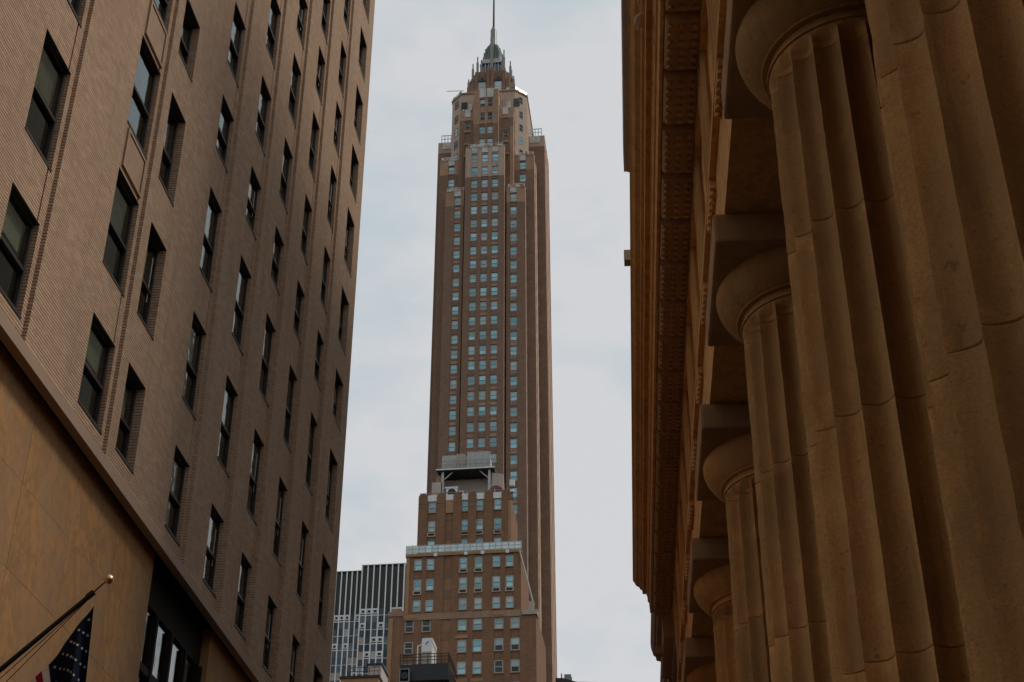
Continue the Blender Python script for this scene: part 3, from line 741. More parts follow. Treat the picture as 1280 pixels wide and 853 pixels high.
for sgn in (-1, 1):
    wc = AX + sgn * 9.25
    xa, xb = (AX - 12.25, AX - 6.0) if sgn < 0 else (AX + 6.0, AX + 12.25)
    o, rs = block('corner_block', xa, xb, 304, 318, 0, 248.9, (wc,), [z for z in ROWS if z > 240], ww=1.65)
    for z in rs: twin(wc, 304.16, z, pale=0.3)
    o, rs = block('corner_block_head', xa, xb, 304, 318, 248.9, 253.8, (wc,), [z for z in ROWS if z > 240], ww=1.65, mat=M_TTAN)
    for z in rs: twin(wc, 304.16, z, pale=0.3)
    part('head_panel', MB().box(wc - 0.8, wc + 0.8, 303.9, 304.3, 251.9, 253.8), M_TWHITE, tw)
    crest(xa + 0.3, xb - 0.3, 303.95, 253.8, 4)
    xa, xb = (AX - 14.3, AX - 9.0) if sgn < 0 else (AX + 9.0, AX + 14.3)
    block('rear_corner_block', xa, xb, 312, 324.5, 0, 263.0)
    block('rear_corner_head', xa, xb, 312, 324.5, 263.0, 266.6, mat=M_TSTONE)
    rl = MB(); xs_ = xa + 0.8 if sgn < 0 else xb - 4.2
    for k in range(5): rl.tube((xs_ + k * 0.85, 312.4, 266.6), (xs_ + k * 0.85, 312.4, 269.4), 0.10, None, 5)
    rl.box(xs_, xs_ + 3.5, 312.35, 312.45, 269.2, 269.45).box(xs_, xs_ + 3.5, 312.35, 312.45, 268.0, 268.2)
    part('railing', rl, M_RGLASS, tw)
    part('head_panel', MB().box((xa + xb) / 2 - 1.4, (xa + xb) / 2 + 1.4, 311.85, 312.3, 264.2, 266.5), M_TWHITE, tw)
# upper shaft: eight-sided, pale canted corners with windows
UH, CUT = 10.1, 2.9
core = MB().poly([(AX - UH + CUT, 305), (AX + UH - CUT, 305), (AX + UH, 305 + CUT), (AX + UH, 325 - CUT), (AX + UH - CUT, 325), (AX - UH + CUT, 325), (AX - UH, 325 - CUT), (AX - UH, 305 + CUT)], 235, 276.8)
part('upper_shaft', core, M_TSTONE, tw)
for sgn in (-1, 1):
    for k, z in enumerate((256.3, 260.6, 264.9, 269.4, 274.4)):
        f = put('window', frame_mesh(1.5, 2.6, 0.16, 0.12, M_DFRAME, 0.48, 0.12), tw, (AX + sgn * (UH - CUT / 2) , 305 + CUT / 2 - 0.08, z - 1.3), R(45 * sgn))
        put('pane', slab_mesh('pane', 1.2, 2.3, 0.03, rng.choice((M_DARKG, M_DARKG, M_TEAL, M_BLINDT))), f, (0, 0.05, 0.15))
# upper flanks beside the paired windows
for sgn in (-1, 1):
    xa, xb = (AX - 7.1, AX - 3.3) if sgn < 0 else (AX + 3.3, AX + 7.1)
    wc = AX + sgn * 5.0
    o, rs = block('upper_flank', xa, xb, 302.2, 306, 235, 265.2, (wc,), (251.6, 255.7, 259.9, 264.1 if sgn > 0 else 263.6), ww=1.5, wh=2.4, mat=M_TBRICK)
    for i, z in enumerate(rs):
        if i < len(rs) - 1 or True:
            if i >= len(rs) - 1: twin(wc, 302.36, z, 1.5, 2.4, pale=0.2, dark=True)
            else:
                put('blank_panel', slab_mesh('blank_panel', 1.5, 2.4, 0.1, M_TBRICK), tw, (wc, 302.5, z - 1.2))
                put('lintel', slab_mesh('lintel', 2.0, 0.6, 0.3, M_TTAN), tw, (wc, 302.18, z + 1.3))
    part('upper_flank_head', MB().box(xa, xb, 302.2, 306, 265.2, 268.6), M_TTAN, tw)
    part('head_panel', MB().box(wc - 0.75, wc + 0.75, 302.05, 302.6, 266.3, 268.9).box(wc + 0.2, wc + 1.15, 302.2, 303, 268.3, 270.8).box(wc - 1.5, wc - 1.0, 302.3, 303, 267.8, 269.2), M_TWHITE, tw)
    part('flank_return', MB().box(*( (xa - 0.0, xa + 0.9) if sgn < 0 else (xb - 0.9, xb)), 302.0, 302.2, 240, 262), M_TTAN if sgn > 0 else M_TBRICK, tw)
    wx = AX + sgn * 7.6 if sgn > 0 else AX - 6.4
    f = put('window', frame_mesh(1.6, 2.8, 0.14, 0.12, M_DFRAME, 0.48, 0.12), tw, (wx, 304.9, 271.2), 0)
    put('pane', slab_mesh('pane', 1.3, 2.5, 0.03, M_DARKG), f, (0, 0.03, 0.15))
# bay with the paired windows
PX2 = (AX - 0.98 + 0.05, AX + 1.02 + 0.05)
o, rs = block('paired_bay', AX - 3.3, AX + 3.3, 300.9, 306, 235, 262.6, PX2, (256.6, 260.7), ww=1.5, wh=2.4)
for z in rs:
    for c in PX2: twin(c, 301.06, z, 1.5, 2.4, pale=0.8)
o, rs = block('paired_bay_head', AX - 3.3, AX + 3.3, 300.9, 306, 262.6, 274.4, PX2, (265.3, 269.9), ww=1.5, wh=2.6, mat=M_TTAN)
for z in rs:
    for c in PX2: twin(c, 301.06, z, 1.5, 2.6, pale=0.25, dark=True)
for c in PX2: part('head_panel', MB().box(c - 0.85, c + 0.85, 300.8, 301.3, 271.6, 274.7), M_TWHITE, tw)
# terrace and crown
part('terrace_coping', MB().poly([(AX - UH + CUT, 304.7), (AX + UH - CUT, 304.7), (AX + UH + 0.2, 304.8 + CUT), (AX + UH + 0.2, 325), (AX - UH - 0.2, 325), (AX - UH - 0.2, 304.8 + CUT)], 276.8, 277.3), M_TTAN, tw)
ring = [(AX - UH, 324), (AX - UH, 308.2), (AX - UH + CUT, 305.1), (AX + UH - CUT, 305.1), (AX + UH, 308.2), (AX + UH, 324)]
for (xa, ya), (xb, yb) in zip(ring, ring[1:]):
    n = max(1, int(math.hypot(xb - xa, yb - ya) / 1.4))
    for k in range(n):
        t0, t1 = (k + 0.06) / n, (k + 0.94) / n
        ax_, ay_, bx_, by_ = xa + (xb - xa) * t0, ya + (yb - ya) * t0, xa + (xb - xa) * t1, ya + (yb - ya) * t1
        gr = MB().quad((ax_, ay_, 277.3), (bx_, by_, 277.3), (bx_, by_, 278.5), (ax_, ay_, 278.5)).quad((ax_, ay_ + 0.05, 277.3), (bx_, by_ + 0.05, 277.3), (bx_, by_ + 0.05, 278.5), (ax_, ay_ + 0.05, 278.5))
        if rng.random() < 0.8: part('rail_panel', gr, M_RGLASS if rng.random() < 0.6 else M_COPPER, tw)
part('maintenance_arm', MB().tube((AX - 11.4, 306, 279.4), (AX - 6.8, 306, 279.1), 0.09, 0.09, 6), M_STEEL, tw)
def octo(h, cut): return [(AX - h + cut, AY - h), (AX + h - cut, AY - h), (AX + h, AY - h + cut), (AX + h, AY + h - cut), (AX + h - cut, AY + h), (AX - h + cut, AY + h), (AX - h, AY + h - cut), (AX - h, AY - h + cut)]
cw = part('crown', MB().poly(octo(6.6, 1.9), 277.3, 284.0).poly(octo(5.9, 1.7), 284.0, 286.8).poly(octo(5.1, 1.5), 286.8, 289.1), M_TBRICK, tw)
for sgn in (-1, 1):
    for dx, w_, zt, yy in ((0.55, 0.9, 288.8, -6.75), (3.75, 0.8, 287.6, -6.75), (4.9, 0.7, 285.2, -6.7), (6.55, 0.5, 282.6, -4.4)):
        put('crown_pier', slab_mesh('crown_pier', w_, zt - 277.3, 1.2 if dx < 6 else 3.0, M_TBRICK), cw, (AX + sgn * dx, AY + yy, 277.3))
    f = put('window', frame_mesh(1.9, 3.6, 0.15, 0.12, M_WFRAME, 0.5), tw, (AX + sgn * 2.2, AY - 6.72, 280.2))
    put('pane', slab_mesh('pane', 1.6, 3.3, 0.03, M_BLINDT), f, (0, 0.04, 0.15))
    part('window_hood', MB().box(AX + sgn * 2.2 - 1.05, AX + sgn * 2.2 + 1.05, AY - 6.95, AY - 6.62, 283.85, 284.3), M_DSTEEL, tw)
    part('crown_vent', MB().box(AX + sgn * 2.2 - 0.4, AX + sgn * 2.2 + 0.4, AY - 5.95, AY - 5.88, 285.4, 286.1), M_LOUVRE, tw)
for k in range(4): put('pale_patch', MB().box(-0.35 - 0.1 * (k % 2), 0.35, 0, 0.1, 0, 1.1 + 0.5 * (k % 3)).mesh('pale_patch', M_TWHITE), tw, (AX + (-6.0, 4.9, 5.6, 3.8)[k], AY - 6.78 + (0.9 if k in (0, 2) else 0), (278.2, 279.5, 277.6, 278.0)[k]))
part('gallery', MB().poly(octo(3.1, 0.9), 289.1, 293.7), M_SMOKE, tw)
for k in range(7):
    if k != 3: put('gallery_mullion', slab_mesh('gallery_mullion', 0.2, 4.6, 0.2, M_GPAINT), tw, (AX - 2.7 + k * 0.9, AY - 3.3, 289.1))
part('gallery_roof', MB().poly(octo(3.5, 1.0), 293.7, 294.1).poly(octo(3.25, 0.9), 294.1, 295.4), M_GPAINT, tw)
for x, y, z0, h in ((-5.2, -3.6, 286.5, 7.0), (-3.7, -5.2, 286.5, 8.0), (5.2, -3.6, 286.5, 7.0), (5.0, 1.5, 286.5, 8.5), (3.6, -5.1, 286.5, 10.0), (-2.9, -3.4, 289, 6.0), (3.0, -3.4, 289, 7.5), (-6.2, -4.4, 283, 4.2), (6.2, -4.4, 283, 4.2), (6.5, -1.0, 281, 4.6)):
    put('pinnacle', cached(('pin', h), lambda: MB().box(-0.30, 0.30, -0.3, 0.3, 0, h * 0.72).box(-0.16, 0.16, -0.16, 0.16, h * 0.72, h).mesh('pinnacle', M_STEEL)), tw, (AX + x, AY + y, z0))
put('spine', MB().box(-0.42, 0.42, 0, 0.7, 0, 14.5).mesh('spine', M_STEEL), tw, (AX, AY - 3.75, 288.6))
lan = part('lantern', MB().poly(octo(2.75, 0.8), 295.4, 297.3).poly(octo(2.55, 0.75), 297.3, 298.9).poly(octo(2.2, 0.65), 298.9, 300.6).poly(octo(1.7, 0.5), 300.6, 301.8).poly(octo(1.3, 0.4), 301.8, 302.6), M_COPPER, tw)
for k in range(5): put('lantern_band', MB().poly(octo((2.85, 2.8, 2.65, 2.3, 1.8)[k], 0.8), 0, 0.16).mesh('lantern_band', M_STEEL), lan, (0, 0, (295.4, 296.3, 297.3, 298.9, 300.6)[k]))
for x in (-1.9, -0.9, 0.9, 1.9): put('lantern_rib', cached('rib', lambda: MB().box(-0.07, 0.07, -0.12, 0.12, 0, 3.4).mesh('lantern_rib', M_STEEL)), lan, (AX + x, AY - 2.75, 295.4))
part('spire_shaft', MB().poly(octo(0.8, 0.25), 302.2, 309.0).poly(octo(0.5, 0.15), 309.0, 310.1).box(AX - 1.1, AX - 0.8, AY - 0.6, AY + 0.6, 302.2, 303.6).box(AX + 0.8, AX + 1.3, AY - 0.5, AY + 0.5, 302.2, 303.2), M_STEEL, tw)
part('mast', MB().tube((AX, AY, 310.1), (AX, AY, 332), 0.30, 0.18, 8), M_DSTEEL, tw)

# ------------------------------------------------------------------ centre: terrace building in front of the tower
tb = thing('terrace_building', 'brown brick building with stepped roof terraces in front of the skyscraper', 'building', (-29, 205, 0))
def mblock(name, x0, x1, y0, y1, z0, z1, wins, mat=M_MBRICK):
    """wins: list of (x, z, w, h) openings on the front, on one grid of columns"""
    xs = sorted({round(a, 3) for x, z, w_, h in wins for a in (x - w_ / 2, x + w_ / 2)}); zs = sorted({round(a, 3) for x, z, w_, h in wins for a in (z - h / 2, z + h / 2)})
    Ux = [x0] + xs + [x1]; Vz = [z0] + zs + [z1]
    def inside(u, v): return any(abs(u - x) < w_ / 2 and abs(v - z) < h / 2 for x, z, w_, h in wins)
    def incol(u): return any(abs(u - x) < w_ / 2 for x, z, w_, h in wins)
    dep = [[-0.35 if inside((Ux[i] + Ux[i + 1]) / 2, (Vz[j] + Vz[j + 1]) / 2) else (0.1 if incol((Ux[i] + Ux[i + 1]) / 2) else 0.0) for j in range(len(Vz) - 1)] for i in range(len(Ux) - 1)]
    m = MB().facade(Ux, Vz, dep, lambda u, v, d: (u, y0 + d, v))
    m.quad((x0, y0, z0), (x0, y1, z0), (x0, y1, z1), (x0, y0, z1)).quad((x1, y0, z0), (x1, y1, z0), (x1, y1, z1), (x1, y0, z1))
    m.quad((x0, y1, z0), (x1, y1, z0), (x1, y1, z1), (x0, y1, z1)).quad((x0, y0, z1), (x1, y0, z1), (x1, y1, z1), (x0, y1, z1))
    return part(name, m, mat, tb)
def blank(x, y, z, w_=1.1, h=1.75):
    put('blank_panel', slab_mesh('blank_panel', w_, h, 0.1, M_BLANK), tb, (x, y + 0.14, z - h / 2))
# top tier
AW = (-34.4, -31.7, -29.5, -27.35, -24.65); W1, H1 = 1.12, 1.8
AZ = (101.9, 98.8, 95.65)
mblock('upper_tier', -36.4, -22.7, 200, 209, 90, 102.9, [(x, z, W1, H1) for x in AW for z in AZ])
for i, x in enumerate(AW):
    for j, z in enumerate(AZ):
        if i == 1: blank(x, 200, z)
        else:
            twin(x, 199.95, z, W1, H1, pale=0.15, parent=tb, vent=0.0)
            if j == 1:
                v_ = put('vent', CACHE['vent'], tb, (x, 199.92, z - 1.72)); put('louvre', slab_mesh('louvre', 0.9, 0.38, 0.05, M_LOUVRE), v_, (0, 0.12, 0.13))
    put('parapet_panel', slab_mesh('parapet_panel', 1.35, 1.0, 0.25, M_WPAINT), tb, (x, 199.95, 102.83))
for x in (-35.75, -33.05, -30.6, -28.42, -26.0, -23.4):
    hw = 0.62 if x not in (-35.75, -23.4) else 0.68
    pts = [(x - hw, 102.4), (x + hw, 102.4)] + [(x + hw * math.cos(t * math.pi / 8), 103.55 + 0.55 * math.sin(t * math.pi / 8)) for t in range(9)]
    put('pier_cap', MB().prism(pts, 199.82, 200.3).mesh('pier_cap', M_MBRICK), tb)
    put('pier', MB().box(x - hw, x + hw, 199.85, 200.0, 90, 102.38).mesh('pier', M_MBRICK), tb)
put('corner_strip', MB().box(-23.05, -22.72, 199.82, 199.85, 94, 102.3).mesh('corner_strip', M_MTAN), tb)
put('wall_panel', MB().box(-32.35, -31.05, 199.9, 200.1, 100.8, 102.9).mesh('wall_panel', M_MTAN), tb)
part('terrace_rail', MB().box(-36.3, -22.8, 200.3, 200.36, 104.3, 104.4).box(-36.3, -22.8, 200.3, 200.36, 103.5, 103.6), M_STEEL, tb)
for k in range(18): put('rail_post', cached('rp', lambda: MB().box(-0.03, 0.03, 0, 0.06, 102.9, 104.4).mesh('rail_post', M_STEEL)), tb, (-36.3 + k * 0.79, 200.3, 0))
# painted roof walls and the canopy carrying a plant deck
part('roof_wall', MB().poly([(-34.75, 201.2), (-33.2, 201.2), (-33.2, 204.5), (-34.75, 204.5)], 102.9, 106.6).box(-33.2, -25.4, 204.0, 204.5, 102.9, 108.3), M_TERWALL, tb)
part('roof_wall', MB().prism([(-25.75, 102.9), (-23.8, 102.9), (-24.05, 107.6), (-25.75, 107.9)], 201.5, 202.2), M_TERWALL, tb)
part('lift_housing', MB().box(-34.2, -33.4, 201.6, 204, 106.6, 107.9), M_MTAN, tb)
cn = part('roof_canopy', MB().box(-34.0, -25.3, 201.0, 204.6, 108.35, 108.62).box(-34.1, -25.25, 200.9, 201.05, 108.3, 108.5), M_DSTEEL, tb)
bs = Vector(tb['base'])
def cput(name, m, mats): return put(name, m.mesh(name, mats), cn)
cput('fascia', MB().box(-34.15, -25.2, 200.82, 200.9, 108.42, 108.62), M_WPAINT)
for x in (-33.15, -26.1): cput('post', MB().box(x - 0.18, x + 0.18, 201.2, 201.55, 102.9, 108.35), M_GPAINT)
for x, d in ((-33.0, 1.4), (-26.25, -1.4)): cput('brace', MB().tube((x, 201.4, 107.0), (x + d, 201.4, 108.35), 0.10, None, 6), M_GPAINT)
for x0, x1, z1, mt in ((-33.35, -31.2, 111.2, M_GPAINT), (-31.2, -29.5, 111.4, M_BEIGE), (-29.5, -26.0, 111.6, M_GPAINT)):
    n = int((x1 - x0) / 0.35)
    for k in range(n):
        cput('screen_panel', MB().box(x0 + k * 0.35 + 0.01, x0 + k * 0.35 + 0.34, 201.5 + 0.05 * (k % 2), 201.6 + 0.05 * (k % 2), 108.62, z1), mt)
cput('plant_box', MB().box(-33.2, -26.1, 201.8, 204.4, 108.63, 110.9), M_GPAINT)
cput('roof_plant', MB().box(-31.6, -30.4, 202.4, 203.2, 111.0, 111.5).box(-28.9, -27.6, 203, 204.4, 111.3, 112.0), M_STEEL)
for z in (109.3, 109.95): cput('deck_rail', MB().tube((-33.4, 201.0, z), (-25.4, 201.0, z), 0.03, None, 5).tube((-25.4, 201.0, z), (-25.3, 204.5, z), 0.03, None, 5), M_STEEL)
for k in range(10): cput('deck_post', MB().tube((-33.4 + k * 0.885, 201.0, 108.6), (-33.4 + k * 0.885, 201.0, 109.97), 0.03, None, 5), M_STEEL)
for k in range(5): cput('joist', MB().box(-33.6 + k * 1.95, -33.45 + k * 1.95, 201.1, 203.9, 108.1, 108.34), M_DSTEEL)
# middle tier with its glazed terrace rail
BW = (-36.2, -34.4, -31.85, -29.6, -27.4, -24.8, -22.9); BZ = (92.8, 89.65, 86.45)
BWs, BZs = [x * .9925 for x in BW], [1.65 + (z - 1.65) * .9925 for z in BZ]
mblock('middle_tier', -37.6, -21.1, 198.5, 209.5, 80, 93.3, [(x, z, 1.16, 1.8) for x in BWs for z in BZs])
for i, x in enumerate(BWs):
    for j, z in enumerate(BZs):
        if i == 2: blank(x, 198.5, z, 1.2, 1.8)
        else:
            twin(x, 198.45, z, 1.16, 1.8, pale=0.45, parent=tb)
            if (j == 0 and i in (3, 4)) or (j == 1 and i != 1):
                v_ = put('vent', CACHE['vent'], tb, (x, 198.42, z - 1.6)); put('louvre', slab_mesh('louvre', 0.9, 0.38, 0.05, M_LOUVRE), v_, (0, 0.12, 0.13))
            elif rng.random() < 0.3: put('lintel', slab_mesh('lintel', 1.5, 0.5, 0.2, M_MTAN), tb, (x, 198.35, z + 1.0))
part('coping', MB().box(-37.75, -20.95, 198.3, 199.2, 93.3, 93.75), M_MTAN, tb)
put('corner_strip', MB().box(-37.62, -37.1, 198.37, 198.5, 82, 93.2).mesh('corner_strip', M_MTAN), tb)
for z in (93.9, 94.45, 95.0): put('terrace_bar', MB().box(-37.7, -21.0, 198.4, 198.46, z, z + 0.07).mesh('terrace_bar', M_GPAINT), tb)
for k in range(19): put('rail_post', MB().box(-0.05, 0.05, 0, 0.08, 93.7, 95.1).mesh('rail_post', M_GPAINT), tb, (-37.7 + k * 0.927, 198.38, 0))
for k in range(18): put('rail_panel', slab_mesh('rail_panel', 0.8, 1.1, 0.02, M_RGLASS), tb, (-37.23 + k * 0.927, 198.43, 93.85))
for x in (-33.4, -29.0, -26.6, -23.0): put('white_block', MB().box(x - 0.25, x + 0.25, 198.25, 198.3, 93.2, 93.7).mesh('white_block', M_WPAINT), tb)
# lower, widest tier
CW = (-36.7, -34.3, -31.55, -29.25, -27.1, -24.1, -21.85); CZ = (82.4, 79.2, 76.05, 72.9, 69.7, 66.5)
mblock('lower_tier', -39.6, -18.9, 197.5, 212, 0, 83.9, [(x, z, 1.3, 1.9) for x in CW for z in CZ])
for i, x in enumerate(CW):
    for j, z in enumerate(CZ):
        if i == 2: blank(x, 197.5, z, 1.3, 1.9)
        else:
            big = i in (0, 1, 5, 6)
            twin(x, 197.45, z, 1.3, 1.9, pale=0.4 if not big else 0.5, parent=tb, dark=big)
            if rng.random() < 0.3: put('lintel', slab_mesh('lintel', 1.7, 0.5, 0.2, M_MTAN), tb, (x, 197.4, z + 1.05))
part('belt', MB().box(-37.5, -20.9, 197.44, 198.45, 83.2, 84.15), M_BELT, tb)
part('shoulder', MB().box(-39.7, -37.52, 197.4, 200, 83.9, 84.6).box(-39.3, -37.9, 197.5, 199, 84.6, 85.1), M_BELT, tb)
put('corner_strip', MB().box(-39.62, -39.0, 197.37, 197.49, 70, 83.6).mesh('corner_strip', M_MTAN), tb)
part('bracket_ledge', MB().box(-20.85, -18.7, 197.2, 199, 83.3, 84.0).box(-19.9, -19.2, 197.4, 198, 84.0, 85.3), M_BEIGE, tb)
part('leaning_stay', MB().tube((-21.3, 198.2, 93.6), (-19.3, 198.2, 85.0), 0.14, None, 5), M_BEIGE, tb)
part('drain_pipe', MB().tube((-39.4, 197.2, 71.6), (-37.2, 197.2, 70.6), 0.12, None, 6).tube((-37.2, 197.2, 70.6), (-34.6, 197.2, 70.8), 0.12, None, 6), M_WPAINT, tb)
# things standing on the terraces
ac = thing('cooling_unit', 'pale rooftop cooling unit with a dark round fan under the plant canopy', 'cooling unit', (-31.8, 201, 102.9))
part('casing', MB().box(-32.5, -30.8, 200.75, 201.15, 103.4, 105.25).box(-32.7, -30.7, 200.7, 201.18, 105.25, 105.5), M_WPAINT, ac)
part('fan', MB().tube((-31.65, 200.72, 104.55), (-31.65, 200.76, 104.55), 0.62, None, 20), M_DSTEEL, ac)
part('foot', MB().box(-32.4, -30.9, 200.8, 201.1, 102.9, 103.4), M_DSTEEL, ac)
sb_ = thing('cabinet', 'small white cabinet with a black door beside the cooling unit', 'cabinet', (-30.1, 201, 102.9))
part('casing', MB().box(-30.55, -29.85, 200.75, 201.15, 102.9, 104.75), M_WPAINT, sb_); part('door', MB().box(-30.45, -30.0, 200.71, 200.75, 103.8, 104.5), M_DSTEEL, sb_)
rt = thing('red_tank', 'dark red round tank standing by the white roof wall', 'tank', (-24.95, 200.9, 102.9))
part('drum_body', MB().tube((-25.0, 200.6, 104.3), (-25.0, 201.4, 104.3), 0.98, None, 28), M_REDT, rt, 30)
part('saddle', MB().box(-25.8, -25.6, 200.6, 201.4, 102.9, 103.75).box(-24.4, -24.2, 200.6, 201.4, 102.9, 103.75), M_DSTEEL, rt)
for a in range(6): put('rib', MB().box(-0.04, 0.04, -0.03, 0, 0.2, 0.95).mesh('rib', M_DSTEEL), rt, (-25.0, 200.6, 104.3)).rotation_euler = (0, a * math.pi / 3, 0)
part('front_pipe', MB().box(-25.2, -25.08, 200.48, 200.56, 102.9, 104.6), M_WPAINT, rt)
lp = thing('terrace_floodlight', 'white floodlight on a black post at the right corner of the upper terrace', 'floodlight', (-22.5, 199.7, 102.9))
part('post', MB().box(-22.6, -22.4, 199.6, 199.75, 102.3, 104.3), M_DSTEEL, lp)
part('lamp_box', MB().box(-22.85, -22.1, 199.4, 199.9, 104.5, 105.5).box(-22.75, -22.15, 199.45, 199.8, 103.5, 103.95), M_WPAINT, lp)
pf = thing('steel_platform', 'black steel platform with railings hung on the front of the terrace building', 'platform', (-33.2, 194, 71.5))
PZ0, PZ1, PZR = 71.7, 73.95, 75.35
part('deck', MB().box(-36.4, -29.8, 190, 197.4, PZ0, PZ0 + 0.2).box(-36.3, -29.85, 190, 190.15, PZ0 + 0.2, PZ1).box(-36.3, -36.15, 190.15, 197.4, PZ0 + 0.2, PZ1).box(-30.0, -29.85, 190.15, 197.4, PZ0 + 0.2, PZ1), M_DSTEEL, pf)
for z in (74.45, 74.9, 75.3): put('rail', MB().box(-36.4, -29.8, 189.98, 190.06, z, z + 0.08).box(-29.88, -29.8, 190, 197.4, z, z + 0.08).mesh('rail', M_DSTEEL), pf)
for k in range(8): put('rail_post', MB().box(-0.05, 0.05, 0, 0.08, PZ1, PZR).mesh('rail_post', M_DSTEEL), pf, (-36.3 + k * 0.92, 189.97, 0))
part('bracket', MB().box(-35.9, -35.6, 190.5, 197.4, 70.9, 71.69).box(-30.6, -30.3, 190.5, 197.4, 70.9, 71.69), M_DSTEEL, pf)
cb_ = thing('equipment_cabinet', 'tall white equipment cabinet with a small blue badge on the black platform', 'cabinet', (-33, 192.5, PZ0 + 0.2))
part('casing', MB().box(-33.75, -32.35, 191.5, 195.2, PZ0 + 0.2, 78.15), M_WPAINT, cb_)
bd = MB(); n = 20
bd.face([(-33.05 + 0.30 * math.cos(t * 2 * math.pi / n) * (0.75) + 0.10 * math.sin(t * 2 * math.pi / n), 191.48, 77.45 + 0.24 * math.sin(t * 2 * math.pi / n) + 0.12 * math.cos(t * 2 * math.pi / n)) for t in range(n)])
part('badge', bd, M_BLUE, cb_)
for k in range(7): put('shutter_slat', MB().box(-33.7, -32.4, 191.42, 191.5, 74.2 + k * 0.3, 74.42 + k * 0.3).mesh('shutter_slat', M_BEIGE), cb_)
part('side_stripe', MB().box(-32.34, -32.28, 191.5, 195.1, 77.5, 78.1), M_WPAINT, cb_)
part('cable_pipe', MB().tube((-34.3, 191.6, PZ0 + 0.2), (-34.3, 191.6, 77.1), 0.10, None, 6).tube((-34.3, 191.6, 77.1), (-33.76, 191.7, 77.25), 0.10, None, 6), M_WPAINT, cb_)
ub = thing('condenser_unit', 'grey condenser frame under the left end of the black platform', 'cooling unit', (-36, 189, 71))
part('frame', MB().box(-36.2, -36.1, 189.2, 189.9, 71.4, 73.0).box(-35.0, -34.9, 189.2, 189.9, 71.4, 73.0).box(-36.2, -34.9, 189.2, 189.9, 73.0, 73.1).box(-36.2, -34.9, 189.2, 189.9, 71.3, 71.4), M_STEEL, ub)
part('fan', MB().tube((-35.55, 189.3, 72.2), (-35.55, 189.4, 72.2), 0.5, None, 14), M_DSTEEL, ub)

# ------------------------------------------------------------------ dark office block at the left
ob = thing('office_block', 'dark glass office block with thin white mullions left of the terrace building', 'building', (-54, 255, 0))
part('shell', MB().box(-55.5, -47.0, 250.35, 280, 0, 115.7).box(-64.0, -55.55, 251.35, 280, 0, 115.25), M_LOUVRE, ob)
def bayset(xs, y, ztop, zl, zoff):
    for x in xs: put('mullion', cached(('mu', ztop), lambda: MB().box(-0.11, 0.11, 0, 0.3, 30, ztop).mesh('mullion', M_ALU)), ob, (x, y, 0))
    for a, b in zip(xs, xs[1:]):
        w_ = round(b - a - 0.22, 2); xc = (a + b) / 2
        put('louvre_panel', slab_mesh('louvre_panel', w_, ztop - zl - 0.3, 0.1, M_LOUVRE), ob, (xc, y + 0.2, zl))
        z = zl - 1.35; k = 0
        while z > 70:
            r = rng.random()
            if r < 0.42:
                f = put('spandrel_frame', cached(('sf', w_), lambda: MB().box(-w_ / 2, w_ / 2, 0, 0.12, 0, 0.12).box(-w_ / 2, w_ / 2, 0, 0.12, 0.34, 0.5).box(-w_ / 2, w_ / 2, 0, 0.12, 1.0, 1.3).box(-w_ / 2, -w_ / 2 + 0.16, 0, 0.12, 0.5, 1.0).box(w_ / 2 - 0.16, w_ / 2, 0, 0.12, 0.5, 1.0).mesh('spandrel_frame', M_ALU)), ob, (xc, y + 0.12, z + 0.02))
                put('vent', slab_mesh('vent', w_ - 0.34, 0.88, 0.05, M_LOUVRE), f, (0, 0.1, 0.21))
            elif r < 0.6: put('spandrel_panel', slab_mesh('spandrel_panel', w_, 1.3, 0.08, M_BEIGE if rng.random() < 0.35 else M_GPAINT), ob, (xc, y + 0.16, z + 0.02))
            else: put('spandrel_panel', slab_mesh('spandrel_panel', w_, 1.3, 0.08, M_SMOKE), ob, (xc, y + 0.16, z + 0.02))
            put('pane', slab_mesh('pane', w_, 1.26, 0.06, M_SMOKE), ob, (xc, y + 0.18, z - 1.32))
            put('transom', slab_mesh('transom', w_, 0.08, 0.08, M_ALU), ob, (xc, y + 0.12, z - 0.05))
            z -= 2.68
bayset([-55.45, -54.38, -53.28, -52.15, -51.0, -49.9, -48.8, -47.7], 250, 115.9, 107.6, 0)
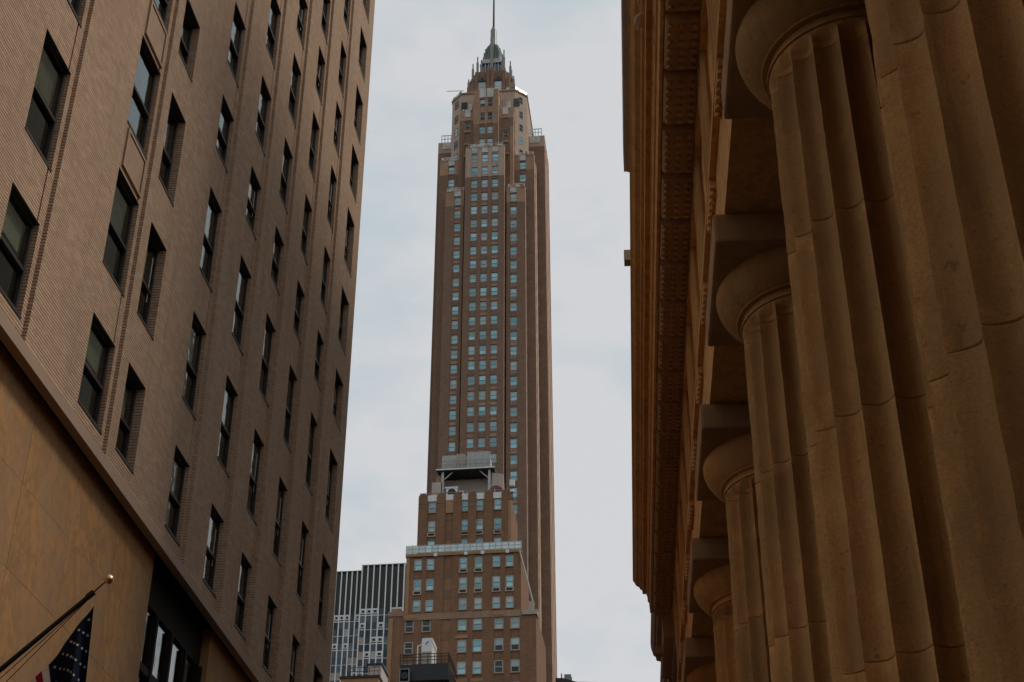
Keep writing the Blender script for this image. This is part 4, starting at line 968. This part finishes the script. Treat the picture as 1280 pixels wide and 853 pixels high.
bayset([-62.4, -61.4, -60.42, -59.42, -58.44, -57.48, -56.52, -55.62], 251, 115.3, 107.0, 1.2)
part('coping', MB().box(-55.56, -47.5, 249.95, 280, 115.92, 116.05).box(-64.0, -55.57, 250.95, 280, 115.35, 115.45), M_ALU, ob)

# ------------------------------------------------------------------ low roofs at the bottom
lo = thing('low_building', 'low tan roof with a small stair bulkhead below the dark office block', 'building', (-26.5, 126, 0))
part('wall', MB().box(-27.9, -24.7, 120, 132, 0, 46.3), M_ROOFT, lo)
part('coping', MB().box(-28.0, -24.6, 119.9, 132.1, 46.3, 46.5), M_DSTEEL, lo)
part('bulkhead', MB().box(-25.85, -24.72, 121, 124, 46.5, 47.75), M_TERWALL, lo)
part('bulkhead_roof', MB().box(-25.95, -24.6, 120.9, 124.1, 47.75, 47.9), M_DSTEEL, lo)
for z in (46.85, 47.2): put('rail', MB().box(-27.2, -24.65, 119.95, 120.0, z, z + 0.035).mesh('rail', M_DSTEEL), lo)
for k in range(7): put('rail_post', MB().box(-0.02, 0.02, 0, 0.04, 46.5, 47.22).mesh('rail_post', M_DSTEEL), lo, (-27.15 + k * 0.41, 119.95, 0))
part('bulkhead_lamp', MB().lathe([(0.001, -0.1), (0.08, -0.06), (0.1, 0), (0.08, 0.06), (0.001, 0.1)], n=10), M_WPAINT, lo).location = Vector((-25.75, 120.85, 47.5)) - Vector(lo['base'])
rb = thing('distant_building', 'distant low dark roof with a vent box right of the skyscraper foot', 'building', (-22, 330, 0))
part('wall', MB().box(-27, -10, 320, 345, 0, 117.2), M_NEIGH, rb)
part('roof', MB().prism([(-27, 117.2), (-10, 117.2), (-10, 115.8), (-21.8, 117.9), (-24.8, 118.9), (-27, 119.0)], 320, 344), M_SILL, rb)
part('vent_box', MB().box(-24.6, -23.1, 320.5, 322, 118.4, 119.9).tube((-25.2, 320.8, 118.4), (-25.2, 320.8, 120.2), 0.15, None, 6).box(-23.2, -22.9, 320.4, 320.7, 117.6, 119.2), M_STEEL, rb)
